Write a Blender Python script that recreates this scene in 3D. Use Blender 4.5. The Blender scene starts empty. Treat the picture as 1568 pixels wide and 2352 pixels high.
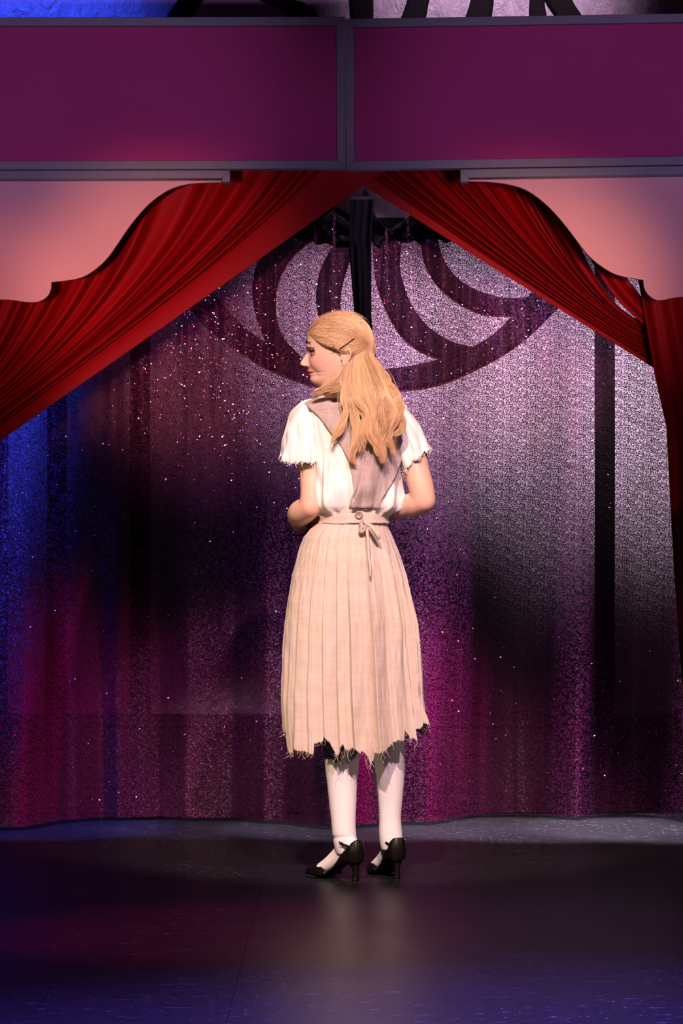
import bpy, bmesh, math, random
import numpy as np
from mathutils import Vector, Matrix, Euler

random.seed(7)
RNG = np.random.default_rng(11)
SC = bpy.context.scene
COL = SC.collection
PI = math.pi

# ------------------------------------------------------------------ camera
FPX, HOR, CAMY, CAMZ = 6375.0, 1340.0, -8.5, 0.9
cam = bpy.data.cameras.new('camera')
cam.sensor_fit = 'HORIZONTAL'
cam.sensor_width = 24.0
cam.lens = FPX / 1568.0 * 24.0
cam.shift_y = (HOR - 1176.0) / 1568.0
cam.clip_end = 60
cam_ob = bpy.data.objects.new('camera', cam)
COL.objects.link(cam_ob)
cam_ob.location = (0, CAMY, CAMZ)
cam_ob.rotation_euler = (PI / 2, 0, 0)
SC.camera = cam_ob


def at(px, py, Y):
    """a point of the photograph at depth Y of the stage"""
    d = (Y - CAMY) / FPX
    return Vector(((px - 784.0) * d, Y, CAMZ + (HOR - py) * d))


# ------------------------------------------------------------------ world, exposure
SC.view_settings.view_transform = 'Standard'
SC.view_settings.look = 'None'
SC.view_settings.gamma = 1.0
SC.view_settings.exposure = 0.0
SC.view_settings.use_curve_mapping = False
world = bpy.data.worlds.new('dark_theatre')
SC.world = world
world.use_nodes = True
world.node_tree.nodes['Background'].inputs[0].default_value = (0.35, 0.2, 0.45, 1)
world.node_tree.nodes['Background'].inputs[1].default_value = 0.006


# ------------------------------------------------------------------ stage lamps and added fills (all hang outside the picture)
def spot(name, loc, target, power, color, angle, blend=0.6, radius=0.08):
    l = bpy.data.lights.new(name, 'SPOT')
    l.energy = power
    l.color = color
    l.spot_size = math.radians(angle)
    l.spot_blend = blend
    l.shadow_soft_size = radius
    o = bpy.data.objects.new(name, l)
    COL.objects.link(o)
    o.location = loc
    d = Vector(target) - Vector(loc)
    o.rotation_euler = d.to_track_quat('-Z', 'Y').to_euler()
    return o


# front of house: warm key and pink key on the actress
spot('key_spot_warm', (-0.5, -6.3, 5.4), (0.05, 0.0, 0.90), 2750, (1.0, 0.74, 0.57), 13.0, 0.25)
spot('key_spot_pink', (1.0, -6.4, 5.0), (0.03, 0.0, 0.90), 1850, (1.0, 0.62, 0.74), 13.0, 0.25)
spot('head_spot_orange', (-3.4, -2.4, 3.4), (-0.02, 0.0, 1.5), 90, (1.0, 0.45, 0.22), 16, 0.8)
spot('added_fill_amber', (-2.7, -2.3, 1.3), (0.02, 0.0, 0.70), 75, (1.0, 0.72, 0.46), 25, 0.7)  # side fill added to lift the shadows on the actress
spot('added_fill_pink', (2.6, -2.0, 1.3), (0.06, 0.0, 0.70), 50, (1.0, 0.66, 0.66), 25, 0.7)  # second added fill, from the opposite side
# pools on the portal: warm on the scalloped boards, lilac on the header
spot('portal_spot_warm', (-0.95, -6.8, 1.0), (-0.60, 0.7, 1.82), 1600, (1.0, 0.32, 0.20), 9.0, 0.95)
spot('portal_spot_warm', (1.1, -6.8, 1.2), (0.62, 0.7, 1.80), 1850, (1.0, 0.36, 0.22), 9.0, 1.0)
spot('portal_spot_red', (-1.7, -6.5, 0.8), (-1.20, 0.95, 1.78), 620, (1.0, 0.26, 0.16), 7.5, 0.9)
spot('portal_wash_lilac', (-0.9, -6.8, 1.0), (-0.85, 0.7, 2.38), 640, (0.70, 0.33, 0.85), 15, 0.9)
spot('portal_wash_lilac', (0.9, -6.8, 1.0), (0.80, 0.7, 2.38), 640, (0.70, 0.33, 0.85), 15, 0.9)
# floor colours
spot('floor_blue_house', (-1.2, -5.8, 5.2), (0.25, -3.6, 0.0), 16000, (0.15, 0.10, 1.0), 32, 1.0)
spot('floor_magenta', (-2.6, -3.0, 4.2), (-0.30, -1.3, 0.0), 1700, (1.0, 0.03, 0.30), 17, 1.0)
spot('floor_purple', (2.6, -4.6, 4.8), (0.55, -1.7, 0.0), 1500, (0.50, 0.10, 0.70), 24, 1.0)
# row of lamps between portal and backdrop
for bx, tx, tz, pw, an, cc in ((-0.25, -0.16, 1.88, 420, 12, (0.90, 0.58, 0.95)), (0.15, 0.12, 1.84, 800, 13, (0.95, 0.62, 0.92)), (0.50, 0.48, 1.80, 720, 14.5, (0.95, 0.64, 0.92)),
                               (0.85, 0.85, 1.70, 800, 15, (0.98, 0.66, 0.90)), (1.25, 1.26, 1.66, 1150, 14, (1.0, 0.72, 0.90))):
    spot('backdrop_lamp', (bx, 1.1, 4.3), (tx, 2.75, tz), pw, cc, an, 0.9)
spot('backdrop_lamp_blue', (-1.75, 1.3, 4.8), (-1.50, 2.75, 2.2), 1300, (0.03, 0.08, 1.0), 17, 0.8)
spot('backdrop_top_blue', (-1.6, 1.7, 4.9), (-1.35, 2.75, 3.5), 420, (0.04, 0.08, 1.0), 38, 0.9)
spot('backdrop_top_lilac', (0.8, 1.7, 4.9), (0.65, 2.75, 3.65), 260, (0.95, 0.60, 0.92), 40, 0.9)
for bx, tx, pw, an, cc in ((1.3, 1.28, 5600, 17, (0.84, 0.68, 0.95)), (0.72, 0.72, 4600, 16, (0.84, 0.68, 0.95)), (0.12, 0.10, 3200, 15, (0.76, 0.64, 0.95)),
                           (-0.5, -0.46, 1100, 12.5, (0.45, 0.45, 0.95)), (-1.3, -1.12, 3200, 14, (0.06, 0.12, 1.0))):
    spot('strip_lamp', (bx, 1.55, 4.6), (tx, 1.72, 0.0), pw, cc, an, 0.4)
# wing lights for the glitter curtain
spot('wing_magenta_low', (3.1, 0.9, 0.5), (-0.3, 1.9, 0.22), 400, (1.0, 0.02, 0.38), 24, 0.9)
spot('boom_magenta_low', (2.7, -0.9, 0.45), (-0.50, 1.9, 0.22), 150, (1.0, 0.02, 0.42), 18, 0.9)
spot('house_pink_sparkle', (-0.75, -6.5, 0.45), (-0.48, 1.9, 1.66), 520, (1.0, 0.28, 0.66), 8.0, 0.9)


# ------------------------------------------------------------------ material helpers
class NT:
    def __init__(self, name):
        self.m = bpy.data.materials.new(name)
        self.m.use_nodes = True
        self.t = self.m.node_tree
        self.b = self.t.nodes['Principled BSDF']
        self.out = self.t.nodes['Material Output']

    def n(self, typ, **kw):
        nd = self.t.nodes.new(typ)
        for k, v in kw.items():
            if k.startswith('i_'):
                key = k[2:]
                key = int(key) if key.isdigit() else key
                nd.inputs[key].default_value = v
            else:
                setattr(nd, k, v)
        return nd

    def l(self, a, b):
        self.t.links.new(a, b)

    def math(self, op, a, b=None, c=None, clamp=False):
        nd = self.t.nodes.new('ShaderNodeMath')
        nd.operation = op
        nd.use_clamp = clamp
        for i, v in enumerate((a, b, c)):
            if v is None:
                continue
            if isinstance(v, (int, float)):
                nd.inputs[i].default_value = v
            else:
                self.l(v, nd.inputs[i])
        return nd.outputs[0]

    def mix(self, fac, a, b):
        nd = self.t.nodes.new('ShaderNodeMix')
        nd.data_type = 'RGBA'
        for sock, v in ((nd.inputs['Factor'], fac), (nd.inputs[6], a), (nd.inputs[7], b)):
            if isinstance(v, (int, float)):
                sock.default_value = v
            elif isinstance(v, (tuple, list)):
                sock.default_value = tuple(v) + ((1,) if len(v) == 3 else ())
            else:
                self.l(v, sock)
        return nd.outputs[2]

    def noise(self, scale, detail=4, rough=0.55, vec=None, dist=0.0):
        nd = self.n('ShaderNodeTexNoise')
        nd.inputs['Scale'].default_value = scale
        nd.inputs['Detail'].default_value = detail
        nd.inputs['Roughness'].default_value = rough
        nd.inputs['Distortion'].default_value = dist
        if vec is not None:
            self.l(vec, nd.inputs['Vector'])
        return nd

    def ramp(self, fac, lo, hi):
        nd = self.n('ShaderNodeMapRange')
        nd.inputs['From Min'].default_value = lo
        nd.inputs['From Max'].default_value = hi
        self.l(fac, nd.inputs['Value'])
        return nd.outputs[0]

    def bump(self, height, strength=0.3, dist=0.01):
        nd = self.n('ShaderNodeBump')
        nd.inputs['Strength'].default_value = strength
        nd.inputs['Distance'].default_value = dist
        self.l(height, nd.inputs['Height'])
        self.l(nd.outputs[0], self.b.inputs['Normal'])

    def set(self, color=None, rough=None, spec=None, metal=None, sheen=None, **kw):
        b = self.b
        if color is not None:
            if isinstance(color, (tuple, list)):
                b.inputs['Base Color'].default_value = tuple(color) + (1,)
            else:
                self.l(color, b.inputs['Base Color'])
        if rough is not None:
            if isinstance(rough, (int, float)):
                b.inputs['Roughness'].default_value = rough
            else:
                self.l(rough, b.inputs['Roughness'])
        if spec is not None:
            b.inputs['Specular IOR Level'].default_value = spec
        if metal is not None:
            b.inputs['Metallic'].default_value = metal
        if sheen is not None:
            b.inputs['Sheen Weight'].default_value = sheen
        for k, v in kw.items():
            b.inputs[k].default_value = v
        return self.m


def mat_plain(name, color, rough=0.6, spec=0.4, metal=0.0, var=0.15, nscale=30.0, bump=0.0, sheen=0.0):
    t = NT(name)
    co = t.n('ShaderNodeTexCoord')
    ns = t.noise(nscale, 5, 0.6, co.outputs['Object'])
    dark = tuple(c * (1 - var) for c in color)
    lite = tuple(min(1, c * (1 + var)) for c in color)
    t.set(t.mix(ns.outputs[0], dark, lite), rough, spec, metal, sheen)
    if bump:
        t.bump(ns.outputs[0], bump, 0.004)
    return t.m


# ------------------------------------------------------------------ mesh helpers
def tag(o, label=None, cat=None, group=None, kind=None):
    if label:
        o['label'] = label
    if cat:
        o['category'] = cat
    if group:
        o['group'] = group
    if kind:
        o['kind'] = kind
    return o


def empty(name, loc=(0, 0, 0)):
    o = bpy.data.objects.new(name, None)
    COL.objects.link(o)
    o.location = loc
    o.empty_display_size = 0.1
    return o


def link(name, me, mat=None, parent=None, smooth=True):
    o = bpy.data.objects.new(name, me)
    COL.objects.link(o)
    if mat is not None and not me.materials:
        me.materials.append(mat)
    if smooth:
        me.polygons.foreach_set('use_smooth', np.ones(len(me.polygons), dtype=bool))
    if parent is not None:
        o.parent = parent
        o.matrix_parent_inverse = Matrix.Translation(parent.location).inverted() if parent.parent is None else Matrix.Identity(4)
        if parent.parent is not None:
            o.matrix_parent_inverse = Matrix.Translation(parent.parent.location).inverted()
            # parents of sub-parts keep world coordinates in their mesh
            o.matrix_parent_inverse = Matrix.Identity(4)
    return o


class MB:
    """collects vertices and faces; builds ONE mesh object"""

    def __init__(self):
        self.v = []
        self.f = []
        self.uv = []

    def add(self, verts, faces, uvs=None):
        b = len(self.v)
        self.v.extend([tuple(map(float, p)) for p in verts])
        self.f.extend([tuple(i + b for i in f) for f in faces])
        if uvs is not None:
            self.uv.extend([tuple(map(float, p)) for p in uvs])
        else:
            self.uv.extend([(0, 0)] * len(verts))
        return self

    def grid(self, P, wrap=False, uv=None, cap0=False, cap1=False):
        """P: array (rows, cols, 3)"""
        P = np.asarray(P, float)
        R, C = P.shape[:2]
        fs = []
        cc = C if wrap else C - 1
        for r in range(R - 1):
            for c in range(cc):
                c2 = (c + 1) % C
                fs.append((r * C + c, r * C + c2, (r + 1) * C + c2, (r + 1) * C + c))
        if cap0:
            fs.append(tuple(reversed(range(C))))
        if cap1:
            fs.append(tuple((R - 1) * C + c for c in range(C)))
        self.add(P.reshape(-1, 3), fs, None if uv is None else np.asarray(uv, float).reshape(-1, 2))
        return self

    def box(self, lo, hi):
        x0, y0, z0 = lo
        x1, y1, z1 = hi
        v = [(x0, y0, z0), (x1, y0, z0), (x1, y1, z0), (x0, y1, z0), (x0, y0, z1), (x1, y0, z1), (x1, y1, z1), (x0, y1, z1)]
        f = [(0, 3, 2, 1), (4, 5, 6, 7), (0, 1, 5, 4), (1, 2, 6, 5), (2, 3, 7, 6), (3, 0, 4, 7)]
        return self.add(v, f)

    def prism(self, poly, thick):
        """poly: front outline (3D points of one Y), extruded by thick along +Y"""
        n = len(poly)
        v = [tuple(p) for p in poly] + [(p[0], p[1] + thick, p[2]) for p in poly]
        f = [tuple(range(n)), tuple(reversed(range(n, 2 * n)))]
        for i in range(n):
            j = (i + 1) % n
            f.append((i, j, n + j, n + i)[::-1])
        return self.add(v, f)

    def tube(self, path, rad, seg=10, cap=True, flat=None, up=(0, 0, 1)):
        """path: (n,3); rad: scalar or per-point; flat: (a,b) factors for ellipse in (side, up) directions"""
        P = np.asarray(path, float)
        n = len(P)
        r = np.full(n, rad, float) if np.isscalar(rad) else np.asarray(rad, float)
        T = np.gradient(P, axis=0)
        T /= np.linalg.norm(T, axis=1)[:, None] + 1e-12
        u = np.array(up, float)
        rings = []
        side = None
        for i in range(n):
            s = np.cross(T[i], u)
            if np.linalg.norm(s) < 0.15:
                s = side if side is not None else np.cross(T[i], np.array([0.3, 0.9, 0.1]))
            s /= np.linalg.norm(s)
            if side is not None and np.dot(s, side) < 0:
                s = -s
            side = s
            w = np.cross(s, T[i])
            a = np.linspace(0, 2 * PI, seg, endpoint=False)
            fa, fb = flat if flat else (1, 1)
            rings.append(P[i] + r[i] * (fa * np.cos(a)[:, None] * s + fb * np.sin(a)[:, None] * w))
        return self.grid(np.array(rings), True, None, cap, cap)

    def mesh(self, name, fix=True):
        me = bpy.data.meshes.new(name)
        me.from_pydata(self.v, [], self.f)
        uvl = me.uv_layers.new(name='UVMap')
        idx = np.empty(len(me.loops), dtype=np.int32)
        me.loops.foreach_get('vertex_index', idx)
        uvl.data.foreach_set('uv', np.asarray(self.uv, np.float32)[idx].ravel())
        if fix:
            bm = bmesh.new()
            bm.from_mesh(me)
            bmesh.ops.recalc_face_normals(bm, faces=bm.faces)
            bm.to_mesh(me)
            bm.free()
        me.update()
        return me

    def build(self, name, mat, parent=None, smooth=True, fix=True):
        return link(name, self.mesh(name, fix), mat, parent, smooth)


def solidify(o, t, offset=0):
    m = o.modifiers.new('thickness', 'SOLIDIFY')
    m.thickness = t
    m.offset = offset
    return o


def bevel(o, w, seg=2):
    m = o.modifiers.new('soft_edge', 'BEVEL')
    m.width = w
    m.segments = seg
    m.limit_method = 'ANGLE'
    return o


def interp(tab, x):
    t = np.asarray(tab, float)
    o = [np.interp(x, t[:, 0], t[:, k]) for k in range(1, t.shape[1])]
    return o[0] if len(o) == 1 else o


def smooth_path(pts, n):
    """Catmull-Rom through pts (k, m) -> (n, m)"""
    P = np.asarray(pts, float)
    P = np.vstack([2 * P[0] - P[1], P, 2 * P[-1] - P[-2]])
    k = len(P) - 3
    t = np.linspace(0, k - 1e-9, n)
    i = t.astype(int)
    f = (t - i)[:, None]
    a, b, c, d = P[i], P[i + 1], P[i + 2], P[i + 3]
    return 0.5 * (2 * b + (c - a) * f + (2 * a - 5 * b + 4 * c - d) * f ** 2 + (3 * b - a - 3 * c + d) * f ** 3)


def vnoise(x, seed=0):
    """smooth 1-D value noise, -1..1"""
    x = np.asarray(x, float)
    i = np.floor(x).astype(int)
    f = x - i
    f = f * f * (3 - 2 * f)

    def h(k):
        v = np.sin(k * 127.1 + seed * 311.7) * 43758.5453
        return (v - np.floor(v)) * 2 - 1
    return h(i) * (1 - f) + h(i + 1) * f


def vnoise2(x, y, seed=0):
    x = np.asarray(x, float)
    y = np.asarray(y, float)
    i = np.floor(x).astype(int)
    j = np.floor(y).astype(int)
    fx = x - i
    fy = y - j
    fx = fx * fx * (3 - 2 * fx)
    fy = fy * fy * (3 - 2 * fy)

    def h(a, b):
        v = np.sin(a * 127.1 + b * 269.5 + seed * 311.7) * 43758.5453
        return (v - np.floor(v)) * 2 - 1
    return (h(i, j) * (1 - fx) + h(i + 1, j) * fx) * (1 - fy) + (h(i, j + 1) * (1 - fx) + h(i + 1, j + 1) * fx) * fy


def sstep(x, a, b):
    t = np.clip((np.asarray(x, float) - a) / (b - a), 0, 1)
    return t * t * (3 - 2 * t)


# ------------------------------------------------------------------ surfaces
def mat_floor():
    t = NT('black_stage_paint')  # scuffed
    co = t.n('ShaderNodeTexCoord')
    big = t.noise(1.6, 6, 0.6, co.outputs['Object'])
    fine = t.noise(40, 6, 0.65, co.outputs['Object'])
    mp = t.n('ShaderNodeMapping')
    mp.inputs['Scale'].default_value = (6, 60, 1)
    mp.inputs['Rotation'].default_value = (0, 0, 0.25)
    t.l(co.outputs['Object'], mp.inputs[0])
    scr = t.noise(1.0, 3, 0.5, mp.outputs[0])
    mp2 = t.n('ShaderNodeMapping')
    mp2.inputs['Scale'].default_value = (9, 90, 1)
    mp2.inputs['Rotation'].default_value = (0, 0, -0.7)
    t.l(co.outputs['Object'], mp2.inputs[0])
    scr2 = t.noise(1.0, 3, 0.5, mp2.outputs[0])
    vor = t.n('ShaderNodeTexVoronoi', feature='F1')
    vor.voronoi_dimensions = '2D'
    vor.inputs['Scale'].default_value = 26
    t.l(co.outputs['Object'], vor.inputs['Vector'])
    chips = t.math('LESS_THAN', t.math('ADD', vor.outputs['Distance'], t.math('MULTIPLY', t.noise(90, 2, 0.5, co.outputs['Object']).outputs[0], 0.12)), 0.14)
    vor2 = t.n('ShaderNodeTexVoronoi', feature='F1')
    vor2.inputs['Scale'].default_value = 13
    t.l(mp.outputs[0], vor2.inputs['Vector'])
    sel = t.ramp(fine.outputs[0], 0.44, 0.62)
    patch = t.noise(2.7, 4, 0.6, co.outputs['Object'])
    chip = t.math('MULTIPLY', t.math('MULTIPLY', chips, sel), t.ramp(patch.outputs[0], 0.46, 0.62), clamp=True)
    s1 = t.math('MULTIPLY', t.ramp(scr.outputs[0], 0.60, 0.68), t.ramp(fine.outputs[0], 0.5, 0.62), clamp=True)
    s2 = t.math('MULTIPLY', t.ramp(scr2.outputs[0], 0.61, 0.69), t.ramp(fine.outputs[0], 0.5, 0.62), clamp=True)
    ss = t.math('MULTIPLY', t.math('ADD', s1, s2, clamp=True), 0.8)
    base = t.mix(big.outputs[0], (0.006, 0.0057, 0.0062), (0.013, 0.0125, 0.0135))
    c1 = t.mix(ss, base, (0.11, 0.10, 0.10))
    c2 = t.mix(t.math('MULTIPLY', chip, 0.8), c1, (0.30, 0.27, 0.24))
    r = t.n('ShaderNodeMapRange')
    r.inputs['To Min'].default_value = 0.30
    r.inputs['To Max'].default_value = 0.46
    t.l(big.outputs[0], r.inputs['Value'])
    t.set(c2, r.outputs[0], 0.10)
    t.bump(fine.outputs[0], 0.12, 0.002)
    return t.m


def mat_backdrop():
    t = NT('painted_lilac_cloth')
    co = t.n('ShaderNodeTexCoord')
    a = t.noise(3.0, 5, 0.55, co.outputs['Object'])
    mp = t.n('ShaderNodeMapping')
    mp.inputs['Scale'].default_value = (9, 9, 4)
    mp.inputs['Rotation'].default_value = (0, 0.5, 0)
    t.l(co.outputs['Object'], mp.inputs[0])
    w = t.noise(2.2, 6, 0.62, mp.outputs[0], 1.2)
    t.set(t.mix(a.outputs[0], (0.62, 0.55, 0.62), (0.74, 0.67, 0.74)), 0.85, 0.2)
    t.bump(w.outputs[0], 0.7, 0.03)
    return t.m


def mat_glitter():
    t = NT('sequin_mesh')
    uv = t.n('ShaderNodeUVMap')
    wrap = t.n('ShaderNodeVectorMath', operation='MODULO')
    wrap.inputs[1].default_value = (0.090, 0.0385, 1.0)
    t.l(uv.outputs[0], wrap.inputs[0])
    sc = t.n('ShaderNodeMapping')
    sc.inputs['Scale'].default_value = (1.0, 1.25, 1.0)
    t.l(wrap.outputs[0], sc.inputs[0])
    v = t.n('ShaderNodeTexVoronoi', feature='DISTANCE_TO_EDGE')
    v.inputs['Scale'].default_value = 145
    t.l(sc.outputs[0], v.inputs['Vector'])
    nz = t.noise(260, 2, 0.5, uv.outputs[0])
    thr = t.math('MULTIPLY', t.ramp(nz.outputs[0], 0.30, 0.62), 0.125)
    gap = t.math('LESS_THAN', v.outputs['Distance'], thr)
    dens = t.noise(7, 3, 0.5, uv.outputs[0])
    op = t.math('ADD', t.math('MULTIPLY', gap, 0.80), 0.045)
    cell = t.n('ShaderNodeTexVoronoi', feature='F1')
    cell.inputs['Scale'].default_value = 210
    t.l(uv.outputs[0], cell.inputs['Vector'])
    col = t.mix(cell.outputs['Color'], (0.045, 0.004, 0.028), (0.11, 0.014, 0.078))
    t.set(col, 0.45, 0.35, 0.15)
    # each sequin is tipped a little
    sub = t.n('ShaderNodeVectorMath', operation='SUBTRACT')
    sub.inputs[1].default_value = (0.5, 0.5, 0.5)
    t.l(cell.outputs['Color'], sub.inputs[0])
    scl = t.n('ShaderNodeVectorMath', operation='SCALE')
    scl.inputs['Scale'].default_value = 0.5
    t.l(sub.outputs[0], scl.inputs[0])
    geo = t.n('ShaderNodeNewGeometry')
    ad = t.n('ShaderNodeVectorMath', operation='ADD')
    t.l(geo.outputs['Normal'], ad.inputs[0])
    t.l(scl.outputs[0], ad.inputs[1])
    nm = t.n('ShaderNodeVectorMath', operation='NORMALIZE')
    t.l(ad.outputs[0], nm.inputs[0])
    t.l(nm.outputs[0], t.b.inputs['Normal'])
    tr = t.n('ShaderNodeBsdfTransparent')
    mx = t.n('ShaderNodeMixShader')
    t.l(op, mx.inputs[0])
    t.l(t.b.outputs[0], mx.inputs[1])
    t.l(tr.outputs[0], mx.inputs[2])
    t.l(mx.outputs[0], t.out.inputs[0])
    return t.m


def mat_velvet(name, color):
    t = NT(name)
    co = t.n('ShaderNodeTexCoord')
    a = t.noise(9, 5, 0.6, co.outputs['Object'])
    f = t.noise(420, 2, 0.5, co.outputs['Object'])
    t.set(t.mix(a.outputs[0], tuple(c * 0.8 for c in color), color), 0.6, 0.14, 0, 0.03)
    t.b.inputs['Sheen Tint'].default_value = (1.0, 0.12, 0.08, 1)
    t.b.inputs['Sheen Roughness'].default_value = 0.4
    t.bump(f.outputs[0], 0.15, 0.001)
    return t.m


M_FLOOR = mat_floor()
M_BACK = mat_backdrop()
M_PAINT = mat_plain('black_scenic_paint', (0.006, 0.005, 0.006), 0.8, 0.2)
M_GLIT = mat_glitter()
M_HEADING = mat_plain('gathered_dark_sequin_cloth', (0.0025, 0.001, 0.003), 0.9, 0.03, 0.0, 0.6, 220, 0.5)
M_RED = mat_velvet('red_velvet', (0.31, 0.0025, 0.004))
M_FRAME = mat_plain('grey_painted_batten', (0.22, 0.31, 0.275), 0.55, 0.4, 0, 0.10, 18, 0.05)
M_PANEL = mat_plain('magenta_painted_board', (0.44, 0.06, 0.20), 0.7, 0.25, 0, 0.10, 2.2)
M_BOARD = mat_plain('peach_painted_board', (0.74, 0.54, 0.46), 0.7, 0.25, 0, 0.05, 3)
M_RISER = mat_plain('black_platform_paint', (0.015, 0.014, 0.016), 0.6, 0.3)

# ------------------------------------------------------------------ floor
floor = MB().box((-6, -9.6, -0.30), (6, 4.2, -0.02)).build('floor', M_RISER, None, False)
tag(floor, 'black painted stage floor with scuffs and chipped paint', kind='structure')
xs = [-6, -2.676, -0.236, 2.204, 6]
ys = [-9.6, -5.52, -3.08, -0.64, 1.80, 4.2]
for i in range(len(xs) - 1):
    for j in range(len(ys) - 1):
        g = 0.0005
        sh = MB().box((xs[i] + g, ys[j] + g, -0.0199), (xs[i + 1] - g, ys[j + 1] - g, 0.0)).build('floor_sheet', M_FLOOR, floor, False)

# black walls of the stage house, outside the picture
M_WALL = mat_plain('black_theatre_wall', (0.012, 0.011, 0.013), 0.85, 0.1)
for nm, lo_, hi_ in (('wall_back', (-6, 4.2, -0.3), (6, 4.35, 7.5)), ('wall_left', (-6.15, -9.6, -0.3), (-6, 4.35, 7.5)), ('wall_right', (6, -9.6, -0.3), (6.15, 4.35, 7.5))):
    tag(MB().box(lo_, hi_).build(nm, M_WALL, None, False), 'plain black wall of the stage house', kind='structure')

# ------------------------------------------------------------------ backdrop, platform
YB = 2.75
nx, nz = 120, 90
X = np.linspace(-3.4, 3.4, nx)
Z = np.linspace(0.02, 4.3, nz)
gx, gz = np.meshgrid(X, Z)


def back_y(x, z):
    return YB + 0.012 * vnoise2(x * 2.5, z * 1.5, 3)


gy = back_y(gx, gz)
bd = MB().grid(np.dstack([gx, gy, gz])).build('backdrop', M_BACK)
tag(bd, 'pale lilac backdrop cloth painted with black curving strokes, behind the sequin curtain', 'backdrop')


def stroke(edge_a, edge_b, n=28):
    A = smooth_path([(p[0], p[1]) for p in edge_a], n)
    B = smooth_path([(p[0], p[1]) for p in edge_b], n)
    rows = []
    for k in range(6):
        f = k / 5
        C = A * (1 - f) + B * f
        pts = np.array([list(at(c[0], c[1], YB)) for c in C])
        pts[:, 1] = back_y(pts[:, 0], pts[:, 2]) - 0.0045
        rows.append(pts)
    o = MB().grid(np.array(rows)).build('painted_stroke', M_PAINT, bd)
    solidify(o, 0.002)
    return o


# the long bowl line
stroke([(405, 640), (455, 735), (545, 805), (645, 860), (760, 893), (900, 896), (1010, 881), (1120, 833), (1205, 778), (1285, 700)],
       [(470, 640), (512, 700), (560, 750), (620, 790), (760, 845), (900, 846), (1010, 824), (1087, 795), (1150, 752), (1230, 660)], 50)
stroke([(955, 470), (965, 545), (978, 612), (1020, 670), (1090, 714), (1150, 724), (1215, 715)],
       [(1000, 470), (1005, 545), (1022, 602), (1065, 650), (1130, 678), (1190, 684), (1250, 672)])
stroke([(850, 500), (858, 600), (864, 650), (890, 720), (930, 780), (985, 815), (1040, 826)],
       [(930, 500), (918, 600), (926, 650), (946, 702), (986, 752), (1040, 785), (1100, 800)])
stroke([(760, 470), (690, 520), (620, 565), (586, 618), (580, 683), (600, 760), (640, 830)],
       [(820, 500), (753, 537), (703, 560), (655, 612), (634, 680), (645, 765), (700, 828)])
stroke([(790, 520), (768, 560), (738, 613), (726, 667), (729, 711), (750, 790), (790, 850)],
       [(850, 540), (815, 580), (798, 613), (784, 667), (783, 711), (795, 770), (840, 840)])
for xa, xb in ((1365, 1411), (299, 345), (-60, 18), (108, 152)):
    y0 = 560 if xa > 200 else 900
    stroke([(xa, y0), (xa, 900), (xa, 1300), (xa, 1680)], [(xb, y0), (xb, 900), (xb, 1300), (xb, 1680)])
# strokes showing above the header
stroke([(365, 80), (383, 40), (410, 0), (430, -30), (455, -60)], [(425, 70), (441, 38), (470, 0), (500, -25), (560, -55)])
stroke([(540, -60), (590, -2), (640, 20), (660, 38), (690, 90)], [(540, -90), (640, -14), (700, 8), (732, 38), (755, 90)])
stroke([(790, -60), (802, 0), (805, 40), (800, 90)], [(855, -60), (857, 0), (857, 40), (850, 90)])
stroke([(945, -60), (935, 0), (921, 40), (905, 90)], [(1005, -60), (986, 0), (978, 40), (962, 90)])
stroke([(1085, -60), (1080, 0), (1068, 40), (1050, 90)], [(1140, -60), (1134, 0), (1128, 40), (1112, 90)])
stroke([(1225, -60), (1216, 0), (1214, 40), (1214, 90)], [(1262, -60), (1251, 0), (1256, 40), (1262, 90)])
stroke([(1230, -60), (1252, 0), (1277, 40), (1300, 90)], [(1295, -60), (1314, 0), (1338, 40), (1362, 90)])

ris = empty('stage_platform', (0, 2.54, 0))
top = MB().box((-3, 2.40, 0.34), (3, 2.68, 0.375)).build('deck', M_RISER, ris, False)
frt = MB().box((-3, 2.42, 0.001), (3, 2.45, 0.34)).build('front_board', M_RISER, ris, False)
bck = MB().box((-3, 2.62, 0.001), (3, 2.66, 0.34)).build('back_board', M_RISER, ris, False)
tag(ris, 'low black platform seen faintly through the lower sequin curtain', 'platform')

# ------------------------------------------------------------------ sequin curtain
BASE = [(-500, 1915), (0, 1912), (97, 1905), (135, 1889), (255, 1884), (434, 1884), (602, 1890), (684, 1896), (755, 1910), (844, 1899), (1013, 1895),
        (1018, 1888), (1115, 1878), (1202, 1871), (1339, 1887), (1395, 1873), (1482, 1871), (1543, 1878), (1568, 1893), (2000, 1890)]
# bright faces of the pleats (photograph columns), each turned towards the right wing
FACES = [(-160, -90), (-30, 20), (110, 128), (170, 225), (268, 365), (425, 532), (615, 660), (700, 760), (880, 925), (1063, 1108), (1190, 1268), (1335, 1360), (1418, 1475), (1560, 1610), (1700, 1760)]
CY0 = 1.93


def curtain_xy(px):
    """mean line of the curtain at a photograph column"""
    b = np.interp(px, [p[0] for p in BASE], [p[1] for p in BASE])
    D = FPX * CAMZ / (b - HOR)
    return D + CAMY


cols = np.arange(-420, 1990, 3.0)
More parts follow.
